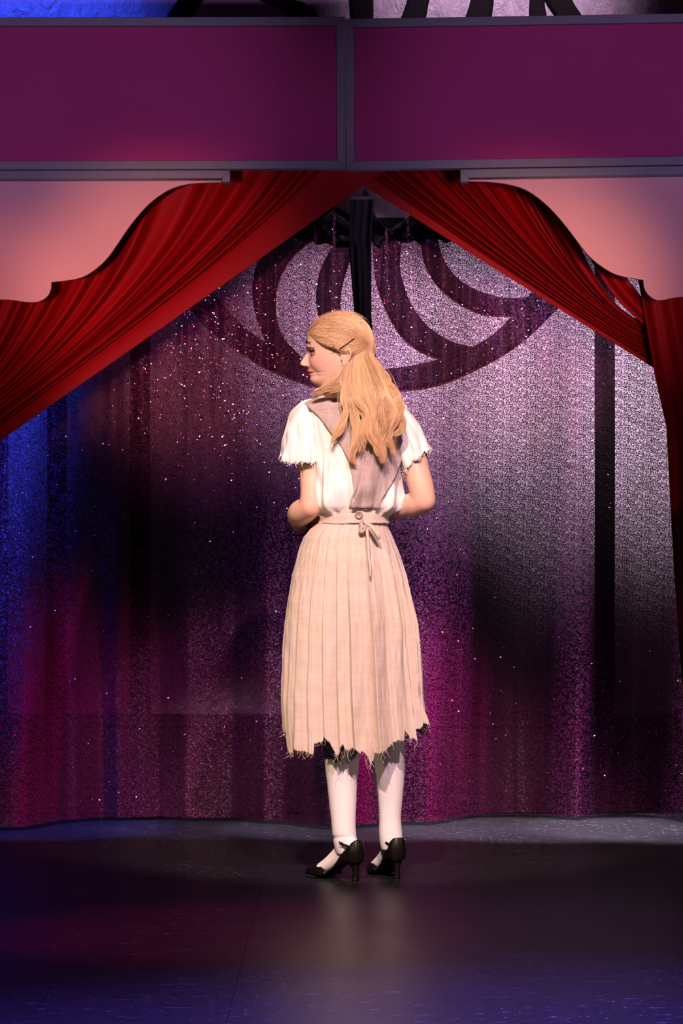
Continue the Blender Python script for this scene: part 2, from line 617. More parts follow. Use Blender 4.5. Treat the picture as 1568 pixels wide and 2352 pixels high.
# sawtooth of the pleats
saw = np.zeros_like(cols)
slope = np.full_like(cols, -0.30)
for a, b in FACES:
    k = (cols >= a) & (cols <= b)
    slope[k] = 1.0
saw = np.cumsum(slope) * 3.0 / 610.0
kern = np.hanning(90)
kern /= kern.sum()
lowp = np.convolve(np.pad(saw, 45, mode='edge'), kern, 'same')[45:-45]
saw = (saw - lowp) * 0.85
kern2 = np.hanning(9)
kern2 /= kern2.sum()
saw = np.convolve(np.pad(saw, 4, mode='edge'), kern2, 'same')[4:-4]
line = curtain_xy(cols)
ker3 = np.hanning(41)
ker3 /= ker3.sum()
linesm = np.convolve(np.pad(line, 20, mode='edge'), ker3, 'same')[20:-20]
ZT = 2.30
rows = []
uvs = []
NR = 110
tie = [650, 765, 836, 955, 1075, 1190, 1310, 1430, 1550, 1670, 1790, 1910] + [535, 420, 305, 190, 75, -40, -155, -270, -385]
Xc = (cols - 784.0) * (CY0 - CAMY) / FPX
tie_x = np.array(sorted(tie))
# scallops of the top edge between tie points
dn = np.min(np.abs(cols[:, None] - tie_x[None]), axis=1)
drop = 0.075 * np.clip(dn / 57.0, 0, 1) ** 0.8
peak = 0.10 * np.exp(-((cols - 838) / 18.0) ** 2)
top_z = ZT - drop + peak * 0.9
for r in range(NR):
    v = r / (NR - 1)
    z = top_z * (1 - v) + 0.012 * v
    w = sstep(v, 0.15, 0.95)
    # gathered little folds at the top, broad pleats below
    fine = 0.016 * np.sin(cols / 9.0 + 2 * vnoise(cols / 40.0, 2)) * (1 - sstep(v, 0.02, 0.45))
    fine += 0.006 * np.sin(cols / 14.0 + 1.5 * vnoise(cols / 70.0, 5)) * (1 - 0.7 * v)
    y = CY0 * (1 - w) + linesm * w + saw * (0.12 + 0.88 * w) + fine
    x = Xc + 0.012 * vnoise2(cols / 90.0, np.full_like(cols, v * 3), 8)
    rows.append(np.stack([x, y, z], 1))
    uvs.append(np.stack([Xc * 1.02 + 0.004 * np.sin(cols / 60.0), np.full_like(Xc, 0) + z + 0.01], 1))
CURT = np.array(rows)
gc = empty('glitter_curtain', (0, CY0, 0))
tag(gc, 'see-through dark plum sequin curtain hanging in pleats behind the actress', 'curtain')
cl = MB().grid(CURT, uv=np.array(uvs)).build('sequin_cloth', M_GLIT, gc)


def curt_pt(px, v, off):
    c = np.clip((px - cols[0]) / 3.0, 0, len(cols) - 1.001)
    r = np.clip(v * (NR - 1), 0, NR - 1.001)
    i, j = int(r), int(c)
    fr, fc = r - i, c - j
    p = (CURT[i, j] * (1 - fc) + CURT[i, j + 1] * fc) * (1 - fr) + (CURT[i + 1, j] * (1 - fc) + CURT[i + 1, j + 1] * fc) * fr
    return p + np.array([0, off, 0])


# doubled heading along the top edge
hx = np.arange(560, 1130, 3.0)
hr = []
for k in range(14):
    v = k / 13
    low = 556 + 8 * vnoise(hx / 14.0, 21) + 14 * np.exp(-((hx - 790) / 22.0) ** 2) + 10 * np.exp(-((hx - 868) / 16.0) ** 2)
    zl = CAMZ + (HOR - low) * (CY0 - CAMY) / FPX
    tz = np.interp(hx, cols, top_z) + 0.004
    z = tz * (1 - v) + zl * v
    y = CY0 - 0.024 + 0.017 * np.sin(hx / 7.0 + 2 * vnoise(hx / 30.0, 4)) + 0.008 * vnoise2(hx / 12.0, np.full_like(hx, v * 4), 6)
    hr.append(np.stack([(hx - 784) * (CY0 - CAMY) / FPX, y, z], 1))
ho = MB().grid(np.array(hr)).build('heading', M_HEADING, gc)
solidify(ho, 0.003)
tag(ho, 'dark gathered heading tied up in points')
# gathered overlap where two widths of the cloth meet
gr = []
for k in range(50):
    v = k / 49
    py = 452 + v * 420
    xl = np.interp(py, [452, 560, 730, 872], [806, 801, 815, 864])
    xr = np.interp(py, [452, 560, 730, 872], [858, 852, 852, 869])
    s = np.linspace(0, 1, 24)
    px = xl + (xr - xl) * s
    y = CY0 - 0.05 - 0.035 * np.sin(PI * s) - 0.014 * np.sin(s * 6 * PI + v * 2) - 0.012 * np.exp(-((s - 0.62) / 0.09) ** 2)
    gr.append([list(at(a, py, b)) for a, b in zip(px, y)])
go = MB().grid(np.array(gr)).build('gathered_fold', M_HEADING, gc)
solidify(go, 0.003)

# loose larger sequins that catch the light
M_SEQ = mat_plain('pink_sequin_foil', (0.95, 0.42, 0.72), 0.22, 0.6, 1.0, 0.25, 300)
sq = MB()
n_seq = 9000
for k in range(n_seq):
    u = random.random()
    if u < 0.55:
        px = random.gauss(500, 150)
        py = random.gauss(820, 150)
    elif u < 0.8:
        px = random.uniform(560, 1250)
        py = random.gauss(690, 110)
    else:
        px = random.uniform(-60, 1640)
        py = random.uniform(480, 1880)
    zt = CAMZ + (HOR - py) * (CY0 - CAMY) / FPX
    v = np.clip((2.25 - zt) / 2.24, 0.03, 0.97)
    c = curt_pt(px, v, -0.007)
    r = random.choice([0.0012, 0.0015, 0.0018, 0.0022, 0.0030])
    nrm = Vector((random.gauss(0, 0.35), -1, random.gauss(0.15, 0.35))).normalized()
    q = nrm.to_track_quat('Z', 'Y')
    pts = [Vector(c) + q @ Vector((r * math.cos(a), r * math.sin(a), 0)) for a in (0, PI / 3, 2 * PI / 3, PI, 4 * PI / 3, 5 * PI / 3)]
    sq.add(pts, [(0, 1, 2, 3, 4, 5)])
so = sq.build('loose_sequins', M_SEQ, gc, False, False)
tag(so, kind='stuff')

# ------------------------------------------------------------------ red swags
YD = 0.98


def swag(name, label, T0, T1, B0, B1, side, hem_w, nu=320, nv=90, folds=15, seed=1, ctrl=None, YD=0.98):
    """cloth gathered from a rail (T) to a tie-back (B); u=0 is the leading edge"""
    P = np.zeros((nv, nu, 3))
    U = np.linspace(0, 1, nu)
    V = np.linspace(0, 1, nv)
    ph = 2 * PI * (folds * U + 0.55 * vnoise(U * 9, seed) * 1.2)
    amp_u = sstep(U, hem_w * 0.9, hem_w * 1.7)
    for i, u in enumerate(U):
        T = np.array(T0) * (1 - u) + np.array(T1) * u
        B = np.array(B0) * (1 - u) + np.array(B1) * u
        C = np.atleast_2d(np.array(ctrl(u, T, B)))
        v = V[:, None]
        if len(C) == 1:
            C2 = (1 - v) ** 2 * T + 2 * v * (1 - v) * C[0] + v ** 2 * B
        else:
            C2 = (1 - v) ** 3 * T + 3 * v * (1 - v) ** 2 * C[0] + 3 * v ** 2 * (1 - v) * C[1] + v ** 3 * B
        f = math.sin(ph[i])
        f = math.copysign(abs(f) ** 0.75, f)
        f2 = math.sin(ph[i] * 2.3 + 1.1)
        taper = (0.55 + 0.45 * np.sin(PI * np.clip(V * 1.15, 0, 1))) * (1 - 0.35 * V)
        wav = 0.35 * vnoise(V * 5 + i * 0.04, seed + 9)
        y = YD + 0.05 * V - amp_u[i] * taper * (0.042 * (f + wav * 0.6) + 0.010 * f2) + 0.012 * (1 - amp_u[i]) * -1.6
        for j in range(nv):
            P[j, i] = at(C2[j, 0], C2[j, 1], y[j])
    o = MB().grid(P).build(name, M_RED)
    solidify(o, 0.003)
    tag(o, label, 'curtain', 'red velvet drapes framing the opening')
    return o


def ctrl_l(u, T, B):
    h = (917 - T[0]) * 0.703
    k = np.interp(u, [0, 0.2, 0.45, 1], [0.75, 0.40, 0.06, 0.04])
    c2x = T[0] - np.interp(u, [0, 0.2, 0.45, 1], [1.3, 0.9, 0.42, 0.30]) * h
    full = np.array([[T[0] - k * h, T[1] + .6 * h], [c2x, 370 + (917 - c2x) * .703 - 14 - 90 * u]])
    line = np.array([T * 2 / 3 + B / 3, T / 3 + B * 2 / 3]) + np.array([0, 5])
    w = sstep(u, 0.02, 0.16)
    return line * (1 - w) + full * w


swag('stage_drape', 'wide red velvet swag sweeping down from the arch top to the blue-lit side',
     (917, 368), (-330, 366), (-330, 1240), (-330, 1015), -1, 0.105, folds=13, seed=3, ctrl=ctrl_l)


def ctrl_r(u, T, B):
    mid = np.array([1128, 613])
    far = np.array([1364, 724])
    k = u ** 0.85
    return mid * (1 - k) + far * k


swag('stage_drape', 'red velvet swag pulled into the upright tied drape, hung from the arch top',
     (742, 368), (1258, 366), (1512, 852), (1490, 742), 1, 0.10, folds=11, seed=8, ctrl=ctrl_r, YD=1.09)

# upright drape beside the opening
LE = [(470, 1425), (600, 1440), (640, 1465), (720, 1479), (860, 1503), (980, 1530), (1100, 1536), (1300, 1547), (1480, 1559), (1580, 1568), (1800, 1585), (2010, 1598)]
P = []
YL = 0.90
for py in np.linspace(470, 1985, 120):
    xl = interp(LE, py)
    s = np.linspace(0, 1, 80)
    px = xl + 330 * s
    y = YL + 0.014 * np.sin(s * 22 + 0.4 * vnoise(py / 300.0, 3)) + 0.006 * np.sin(s * 51 + 1) + 0.05 * sstep(1 - s, 0.93, 1.0)
    P.append([list(at(a, py, b)) for a, b in zip(px, y)])
P = np.array(P)
P[..., 2] = np.maximum(P[..., 2], 0.01)
leg = empty('stage_drape', (1.2, YL, 0))
tag(leg, 'upright red velvet drape hanging straight to the stage floor', 'curtain', 'red velvet drapes framing the opening')
lo = MB().grid(P).build('cloth', M_RED, leg)
solidify(lo, 0.003)
tb = []
for k in range(30):
    v = k / 29
    c = np.array([1366, 575]) * (1 - v) + np.array([1492, 735]) * v + np.array([-4, 5]) * math.sin(PI * v)
    w = 17 + 6 * math.sin(PI * v)
    tb.append([list(at(c[0] + w * s * 0.8, c[1] - w * s * 0.62, 1.02 - 0.02 * math.cos(s * 4))) for s in np.linspace(-1, 1, 10)])
to = MB().grid(np.array(tb)).build('tie_band', M_RED, leg)
solidify(to, 0.004)

# ------------------------------------------------------------------ portal header: framed panels
YH = 0.62


def bar(quad, thick, name, parent, y=YH):
    o = MB().prism([at(p[0], p[1], y) for p in quad], thick).build(name, M_FRAME, parent, False)
    bevel(o, 0.002, 2)
    return o


def header(label, TL, TR, BR, BL, w, outer):
    """corner pixels; outer = which side runs out of the picture"""
    r = empty('header_panel', at((TL[0] + BR[0]) / 2, BL[1], YH + 0.02))
    tag(r, label, 'sign panel', 'framed panels of the portal header')
    tl, tr, br, bl = map(np.array, (TL, TR, BR, BL))
    ex = (tr - tl) / np.linalg.norm(tr - tl) * w
    ey = (bl - tl) / np.linalg.norm(bl - tl) * w
    bar([tl, tr, tr - ex + ey, tl + ex + ey], 0.045, 'top_rail', r)
    bar([bl, bl + ex - ey, br - ex - ey, br], 0.045, 'bottom_rail', r)
    bar([tl, tl + ex + ey, bl + ex - ey, bl], 0.045, 'side_rail', r)
    bar([tr, br, br - ex - ey, tr - ex + ey], 0.045, 'side_rail', r)
    MB().prism([at(p[0], p[1], YH + 0.024) for p in (tl + ex * .6 + ey * .6, tr - ex * .6 + ey * .6, br - ex * .6 - ey * .6, bl + ex * .6 - ey * .6)], 0.012).build('board', M_PANEL, r, False)
    return r


header('magenta header panel in a grey frame, above the swag with the blue light', (-640, 41), (792.0, 38), (794.0, 387.5), (-640, 391), 20, -1)
header('magenta header panel in a grey frame, above the upright drape', (792.6, 43), (2180, 21), (2185, 369), (794.6, 390), 20, 1)


def valance(label, outline, rail, cap, side):
    r = empty('scalloped_board', at(outline[0][0], outline[0][1], 0.69))
    tag(r, label, 'scenery board', 'scalloped boards below the header')
    pts = outline
    MB().prism([at(p[0], p[1], 0.690) for p in pts], 0.018).build('board', M_BOARD, r, False)
    bar(rail, 0.058, 'trim_rail', r, 0.630)
    bar(cap, 0.055, 'rail_end', r, 0.630)
    return r


lc = smooth_path([(508, 418), (455, 420), (415, 426), (380, 440), (340, 470), (300, 516), (270, 560), (245, 594), (215, 621), (180, 639), (118, 648)], 60)
lc2 = smooth_path([(118, 648), (117, 662), (111, 677), (97, 689), (76, 694), (50, 692), (25, 688.5), (0, 688), (-60, 690)], 36)
valance('pale peach scalloped board over the wide red swag',
        [(-640, 400)] + [(508, 400)] + [tuple(p) for p in lc] + [tuple(p) for p in lc2[1:]] + [(-640, 690)],
        [(-640, 393.4), (528, 390.6), (510, 409.5), (-640, 413)], [(528, 390.6), (528, 418), (510, 418), (510, 409.5)], -1)
rc = smooth_path([(1078, 416), (1130, 418), (1175, 425), (1215, 440), (1260, 475), (1300, 520), (1330, 560), (1355, 590), (1385, 614), (1420, 632), (1477, 643)], 60)
rc2 = smooth_path([(1477, 643), (1479, 660), (1487, 675), (1503, 687), (1520, 689), (1545, 684), (1568, 682), (1640, 684)], 32)
valance('pale peach scalloped board over the upright red drape',
        [(2180, 380)] + [(2180, 684)] + [tuple(p) for p in rc2[::-1]] + [tuple(p) for p in rc[::-1][1:]] + [(1078, 400)],
        [(1057, 389), (2180, 371), (2180, 391), (1077, 408)], [(1057, 389), (1077, 408), (1077, 418), (1057, 418)], 1)
# ------------------------------------------------------------------ the actress
def mat_plaid(name, base, line, warm):
    t = NT(name)
    uv = t.n('ShaderNodeUVMap')
    sep = t.n('ShaderNodeSeparateXYZ')
    t.l(uv.outputs[0], sep.inputs[0])

    def lines(sock, fine, period, duty):
        s = t.math('SINE', t.math('MULTIPLY', sock, 2 * PI / fine))
        s = t.ramp(s, -0.2, 0.9)
        ph = t.math('FRACT', t.math('DIVIDE', sock, period))
        m = t.math('LESS_THAN', ph, duty)
        edge = t.math('LESS_THAN', t.math('ABSOLUTE', t.math('SUBTRACT', ph, 0.74)), 0.016)
        return t.math('ADD', t.math('MULTIPLY', s, t.math('ADD', t.math('MULTIPLY', m, 0.55), 0.10)), t.math('MULTIPLY', edge, 0.35), clamp=True)
    a = lines(sep.outputs[0], 0.0046, 0.058, 0.48)
    b = lines(sep.outputs[1], 0.0046, 0.064, 0.48)
    ab = t.math('ADD', t.math('MULTIPLY', a, 0.55), t.math('MULTIPLY', b, 0.42), clamp=True)
    co = t.n('ShaderNodeTexCoord')
    n1 = t.noise(7, 4, 0.6, co.outputs['Object'])
    n2 = t.noise(700, 2, 0.5, co.outputs['Object'])
    c0 = t.mix(t.ramp(n1.outputs[0], 0.35, 0.7), base, warm)
    c = t.mix(ab, c0, line)
    t.set(c, 0.85, 0.15, 0, 0.15)
    t.bump(n2.outputs[0], 0.25, 0.0008)
    return t.m


def mat_cloth(name, color, nscale=500, wr=0.25):
    t = NT(name)
    co = t.n('ShaderNodeTexCoord')
    n1 = t.noise(14, 5, 0.6, co.outputs['Object'])
    n2 = t.noise(nscale, 2, 0.5, co.outputs['Object'])
    t.set(t.mix(n1.outputs[0], tuple(c * 0.94 for c in color), color), 0.8, 0.2, 0, 0.1)
    t.bump(t.math('ADD', n1.outputs[0], t.math('MULTIPLY', n2.outputs[0], 0.05)), wr, 0.01)
    return t.m


def mat_skin():
    t = NT('skin')
    at_ = t.n('ShaderNodeVertexColor')
    at_.layer_name = 'Col'
    co = t.n('ShaderNodeTexCoord')
    n1 = t.noise(55, 5, 0.6, co.outputs['Object'])
    n2 = t.noise(900, 2, 0.5, co.outputs['Object'])
    mul = t.n('ShaderNodeMix', data_type='RGBA', blend_type='MULTIPLY')
    mul.inputs['Factor'].default_value = 1.0
    t.l(at_.outputs[0], mul.inputs[6])
    t.l(t.mix(n1.outputs[0], (0.90, 0.86, 0.84), (1.0, 1.0, 1.0)), mul.inputs[7])
    t.set(mul.outputs[2], 0.48, 0.35)
    t.b.inputs['Subsurface Weight'].default_value = 0.08
    t.b.inputs['Subsurface Radius'].default_value = (0.008, 0.003, 0.0015)
    t.bump(n2.outputs[0], 0.08, 0.0006)
    return t.m


def mat_hair():
    t = NT('blonde_hair')
    at_ = t.n('ShaderNodeVertexColor')
    at_.layer_name = 'Col'
    t.set(at_.outputs[0], 0.38, 0.45)
    t.b.inputs['Anisotropic'].default_value = 0.4
    return t.m


M_SKIN = mat_skin()
M_HAIR = mat_hair()
M_PLAID = mat_plaid('beige_plaid_wool', (0.61, 0.50, 0.45), (0.34, 0.25, 0.225), (0.64, 0.50, 0.39))
M_VEST = mat_plaid('taupe_plaid_wool', (0.46, 0.355, 0.34), (0.20, 0.14, 0.135), (0.47, 0.37, 0.33))
M_BLOUSE = mat_cloth('white_cotton', (0.82, 0.78, 0.75), 500, 0.35)
M_TIGHTS = mat_cloth('white_knit_tights', (0.80, 0.75, 0.745), 1400, 0.10)
M_SHOE = mat_plain('black_leather', (0.005, 0.0045, 0.004), 0.33, 0.4, 0, 0.2, 60, 0.05)
M_SOLE = mat_plain('worn_black_sole', (0.03, 0.027, 0.025), 0.6, 0.4, 0, 0.3, 60)
M_METAL = mat_plain('dull_steel', (0.6, 0.58, 0.55), 0.3, 0.5, 1.0)
M_BUTTON = mat_plain('mauve_button_plastic', (0.33, 0.22, 0.215), 0.45, 0.5, 0, 0.15, 200)
M_BLACK = mat_plain('black_face_paint', (0.008, 0.005, 0.006), 0.6, 0.3)
M_PIN = mat_plain('black_wire', (0.012, 0.008, 0.008), 0.35, 0.5, 0.5)
M_BEAD = mat_plain('black_glass_bead', (0.01, 0.01, 0.012), 0.12, 0.7)
M_THREAD = mat_cloth('frayed_thread', (0.66, 0.54, 0.44), 900)
M_WTHREAD = mat_cloth('white_thread', (0.84, 0.78, 0.76), 900)

person = empty('person', (0.035, -0.03, 0.0))
tag(person, 'blonde woman in tattered beige plaid skirt and white blouse, back turned, face in profile', 'person')


def W(px, py, Y):
    return np.array(at(px, py, Y))


# ---- head: profile rows (photo row, front and back extents in px from the head axis, half width in m)
AX, AYAW, HY = 776.0, math.radians(4), 0.035
HF = np.array([-math.cos(AYAW), math.sin(AYAW), 0])       # forward
HL = np.array([-math.sin(AYAW), -math.cos(AYAW), 0])      # her left, towards the house
HEADC = W(AX, 800, HY)
ROWS = np.array([
    (721.5, 2, -4, .004), (723, 20, -24, .024), (726, 32, -38, .036), (732, 45, -51, .049), (741, 56, -62, .060), (755, 66.5, -71, .070), (770, 71.5, -76, .0755),
    (785, 73, -79, .0780), (798, 73, -80, .0775), (808, 70, -80, .0765), (815, 68.5, -79, .0755), (825, 67.5, -77, .0735), (835, 67.5, -73, .0715),
    (843, 68.5, -68, .0690), (849, 69.5, -64, .0665), (853, 71, -60, .0650), (855.5, 70.5, -58, .0640), (857.3, 67.5, -56, .0630), (860, 69.0, -54, .0615),
    (863, 66.5, -51, .0595), (866, 64.5, -49, .0575), (873, 65, -44, .0520), (879, 61.5, -40, .0455), (884, 54, -36, .0385), (888, 42, -33, .032), (893, 22, -30, .026), (897, 8, -26, .02)], float)
NOSE = np.array([(800, 0, .007), (806, 1.2, .0065), (812, 5, .0072), (820, 11.5, .0085), (828, 17.5, .0105), (834, 20.5, .0125), (838, 19.5, .0135), (841, 14, .014), (844, 4, .013), (847, 0, .012)], float)


def head_point(th, py):
    """th: 0 = face front, +90 deg = her left"""
    fr = np.interp(py, ROWS[:, 0], ROWS[:, 1]) / 750.0
    bk = np.interp(py, ROWS[:, 0], ROWS[:, 2]) / 750.0
    w = np.interp(py, ROWS[:, 0], ROWS[:, 3])
    c, s = np.cos(th), np.sin(th)
    nexp = np.where(c >= 0, 2.05, 2.3)
    cf = np.sign(c) * np.abs(c) ** (2 / nexp)
    sf = np.sign(s) * np.abs(s) ** (2 / nexp)
    f = np.where(c >= 0, fr * cf, -bk * cf)
    l = w * sf
    front = np.clip(c, 0, 1) ** 0.5
    # nose
    nh = np.interp(py, NOSE[:, 0], NOSE[:, 1]) / 750.0
    nw = np.interp(py, NOSE[:, 0], NOSE[:, 2])
    f = f + front * nh * np.exp(-(l / nw) ** 2)
    # nostril wings
    f = f + front * 0.0055 * np.exp(-((np.abs(l) - 0.0125) / 0.006) ** 2) * np.exp(-((py - 839.5) / 4.0) ** 2)
    # eye sockets, brow, cheek
    f = f - front * 0.0085 * np.exp(-((np.abs(l) - 0.031) / 0.015) ** 2) * np.exp(-((py - 812) / 7.5) ** 2)
    f = f + front * 0.0035 * np.exp(-((np.abs(l) - 0.028) / 0.02) ** 2) * np.exp(-((py - 799) / 4.5) ** 2)
    k = np.exp(-((np.abs(l) - 0.045) / 0.016) ** 2) * np.exp(-((py - 834) / 13.0) ** 2) * front
    f = f + 0.005 * k
    # lips fall away to the corners
    lipz = np.exp(-((py - 856) / 7.0) ** 2)
    f = f - front * lipz * 0.0045 * (1 - np.exp(-(l / 0.022) ** 2))
    f = f + front * 0.0018 * np.exp(-(l / 0.017) ** 2) * (np.exp(-((py - 853.4) / 2.0) ** 2) + np.exp(-((py - 860.5) / 2.2) ** 2))
    f = f - front * 0.0022 * np.exp(-(l / 0.02) ** 2) * np.exp(-((py - 857.2) / 1.0) ** 2)
    # muzzle and chin round off to the sides
    f = f - front * 0.0085 * np.clip(np.abs(l) / 0.026, 0, 1.3) ** 2 * np.exp(-((py - 860) / 15.0) ** 2) * np.clip(c, 0, 1)
    # temple hollow
    l = l * (1 - 0.05 * np.exp(-((py - 800) / 12.0) ** 2) * np.clip(c, 0, 1))
    z = CAMZ + (HOR - py) * (HY - CAMY) / FPX
    base = np.array([HEADC[0], HEADC[1], 0.0])
    return base + np.multiply.outer(f, HF) + np.multiply.outer(l, HL) + np.multiply.outer(z, np.array([0, 0, 1.0]))


def head_surface(lat, py, front=True):
    """point of the face at lateral offset lat (m, + = her left)"""
    ths = np.linspace(0, PI, 400) * (1 if lat >= 0 else -1)
    P = head_point(ths, np.full(400, float(py)))
    L = (P - HEADC) @ HL
    k = int(np.argmin(np.abs(L[:200] - lat))) if front else int(np.argmin(np.abs(L - lat)))
    return P[k]


body = MB()
hp = np.concatenate([np.linspace(721.5, 745, 22), np.linspace(746, 895, 150)])
th = np.linspace(0, 2 * PI, 192, endpoint=False)
TH, HP = np.meshgrid(th, hp)
body.grid(head_point(TH, HP), True, None, True, True)
# eyeballs
EYES = []
for sgn in (1, -1):
    s = head_surface(sgn * 0.031, 812)
    c = s - HF * 0.0085
    EYES.append(c)
    u, v = np.meshgrid(np.linspace(0, 2 * PI, 24, endpoint=False), np.linspace(0.02, PI - 0.02, 16))
    body.grid(np.dstack([c[0] + .0118 * np.cos(u) * np.sin(v), c[1] + .0118 * np.sin(u) * np.sin(v), c[2] + .0118 * np.cos(v)]), True, None, True, True)
    # lids
    for dz, rr in ((0.0062, 0.0026), (-0.0068, 0.0020)):
        pts = []
        for a in np.linspace(-1.05, 1.05, 9):
            pts.append(c + HF * (0.0122 * math.cos(a)) + HL * (0.0135 * math.sin(a)) + np.array([0, 0, dz * math.cos(a * 0.95) + 0.0006]))
        body.tube(pts, rr, 8)


# ears
def ear(sgn):
    def E(fw, up, out):
        s = head_point(np.array([sgn * PI / 2 * 1.08]), np.array([820.0]))[0]
        lat = (s - HEADC) @ HL
        return HEADC + HF * (fw * 1.08 - 0.0265) + HL * (lat + sgn * out * 1.15) + np.array([0, 0, up * 1.08 + (HOR - 825) * (HY - CAMY) / FPX + CAMZ - HEADC[2]])
    helix = smooth_path([E(0.008, -0.002, 0.002), E(0.011, 0.010, 0.006), E(0.006, 0.0205, 0.010), E(-0.006, 0.0235, 0.014), E(-0.0155, 0.016, 0.017), E(-0.0165, 0.003, 0.017), E(-0.010, -0.011, 0.013), E(-0.001, -0.021, 0.008), E(0.006, -0.021, 0.004)], 40)
    body.tube(helix, np.interp(np.linspace(0, 1, 40), [0, .2, .6, .85, 1], [.0026, .0030, .0034, .0042, .003]), 10)
    anti = smooth_path([E(0.0, 0.014, 0.008), E(-0.008, 0.008, 0.012), E(-0.0095, -0.002, 0.012), E(-0.003, -0.010, 0.009), E(0.004, -0.011, 0.006)], 24)
    body.tube(anti, 0.0027, 8)
    body.tube(smooth_path([E(0.009, 0.001, 0.002), E(0.0085, -0.004, 0.005), E(0.008, -0.009, 0.003)], 10), 0.0032, 8)
    lobe = smooth_path([E(0.004, -0.012, 0.003), E(0.003, -0.018, 0.006), E(0.004, -0.023, 0.004)], 10)
    body.tube(lobe, 0.0046, 10)
    back = smooth_path([E(-0.002, 0.016, 0.003), E(-0.004, 0.0, 0.005), E(0.0, -0.014, 0.003)], 12)
    body.tube(back, np.array([.006, .008, .009, .010, .011, .011, .011, .010, .009, .008, .007, .005]), 12, flat=(1.0, 0.55), up=tuple(HL))


ear(1)
ear(-1)
# neck
nk = smooth_path([W(782, 850, .045), W(790, 880, .035), W(800, 905, .022), W(806, 930, .012), W(810, 960, .005)], 16)
body.tube(nk, np.interp(np.linspace(0, 1, 16), [0, .35, .7, 1], [.050, .050, .056, .085]), 32)
# trunk (photo row, centre col, half width px, half depth m, centre depth)
TR = [(1400, 812, 108, .112, .0), (1340, 810, 110, .114, .0), (1290, 808, 100, .108, .0), (1230, 808, 82, .092, .0), (1190, 812, 78, .086, .0), (1140, 812, 82, .090, .005), (1080, 812, 90, .098, .008), (1020, 812, 98, .102, .008), (980, 811, 100, .092, .005), (955, 810, 96, .072, .004), (936, 808, 80, .056, .005), (918, 806, 56, .05, .01)]
tp = smooth_path(TR, 46)
a = np.linspace(0, 2 * PI, 64, endpoint=False)
rings = []
for py, cx, rx, ry, cy in tp:
    c = W(cx, py, cy)
    rings.append(np.stack([c[0] + rx / 750 * np.cos(a), c[1] + ry * np.sin(a), np.full_like(a, c[2])], 1))
body.grid(np.array(rings), True, None, True, True)
# arms (px, py, Y, r)
ARM_L = [(732, 962, .0, .038), (716, 992, -.005, .042), (713, 1040, -.018, .043), (716, 1090, -.030, .0375), (716, 1130, -.042, .0355), (714, 1164, -.048, .0350)]
FORE_L = [(714, 1164, -.048, .0345), (702, 1171, -.022, .0385), (691, 1178, .010, .0400), (686, 1186, .055, .0355), (687, 1197, .102, .0285), (692, 1206, .148, .0235)]
ARM_R = [(893, 968, .0, .036), (918, 994, -.005, .040), (944, 1040, -.018, .044), (957, 1085, -.030, .0405), (968, 1122, -.038, .0390), (974, 1150, -.040, .0365)]
FORE_R = [(974, 1150, -.040, .0360), (950, 1158, -.010, .0375), (908, 1168, .045, .0345), (868, 1180, .10, .027), (838, 1187, .140, .0225)]


def limb(mb, tab, n=44, seg=28, shrink=0.0):
    p = smooth_path(tab, n)
    mb.tube([W(q[0], q[1], q[2]) for q in p], np.array([q[3] - shrink for q in p]), seg)
    return p


def ball(mb, c, r):
    u, v = np.meshgrid(np.linspace(0, 2 * PI, 32, endpoint=False), np.linspace(0.02, PI - 0.02, 20))
    mb.grid(np.dstack([c[0] + r * np.cos(u) * np.sin(v), c[1] + r * np.sin(u) * np.sin(v), c[2] + r * np.cos(v)]), True, None, True, True)


for up_, lo_ in ((ARM_L, FORE_L), (ARM_R, FORE_R)):
    limb(body, up_, 30)
    limb(body, lo_, 30)
    ball(body, W(*up_[-1][:3]), up_[-1][3] * 1.0)


# hands: palm and five bent fingers
def hand(wrist, d, palmn, thumb_side, curl):
    d = d / np.linalg.norm(d)
    palmn = palmn - d * np.dot(palmn, d)
    palmn /= np.linalg.norm(palmn)
    s = np.cross(palmn, d) * thumb_side
    rows = []
    for f, w_, h_ in ((-0.02, .021, .020), (0.0, .024, .018), (.03, .036, .0165), (.06, .041, .0145), (.085, .039, .0115)):
        aa = np.linspace(0, 2 * PI, 24, endpoint=False)
        rows.append(wrist + d * f + (w_ * np.cos(aa))[:, None] * s + (h_ * np.sin(aa))[:, None] * palmn)
    body.grid(np.array(rows), True, None, True, True)
    for k, (off, L, r) in enumerate(((.029, .068, .0085), (.010, .076, .0088), (-.009, .071, .0084), (-.027, .056, .0076))):
        p = wrist + d * .080 + s * off
        ang = 0.25
        pts = [p - d * .015, p]
        for seg_l, cur in ((.45, curl), (.31, curl * 1.15), (.24, curl * .8)):
            ang += cur
            p = p + (d * math.cos(ang) + palmn * math.sin(ang)) * L * seg_l
            pts.append(p)
        body.tube(smooth_path(pts, 14), np.linspace(r * 1.05, r * .78, 14), 12)
    p = wrist + d * .022 + s * .026
    pts = [p - s * .012, p, p + s * .016 + d * .024 + palmn * .008, p + s * .017 + d * .050 + palmn * .02, p + s * .008 + d * .070 + palmn * .028]
    body.tube(smooth_path(pts, 12), np.linspace(.0125, .0085, 12), 12)


wl = W(692, 1206, .148)
hand(wl, np.array([.75, .55, -.05]), np.array([.45, -.75, 0.1]), 1, 0.55)
wr = W(838, 1187, .140)
hand(wr, np.array([-.80, .42, -.03]), np.array([-.35, -.80, -.1]), -1, 0.50)

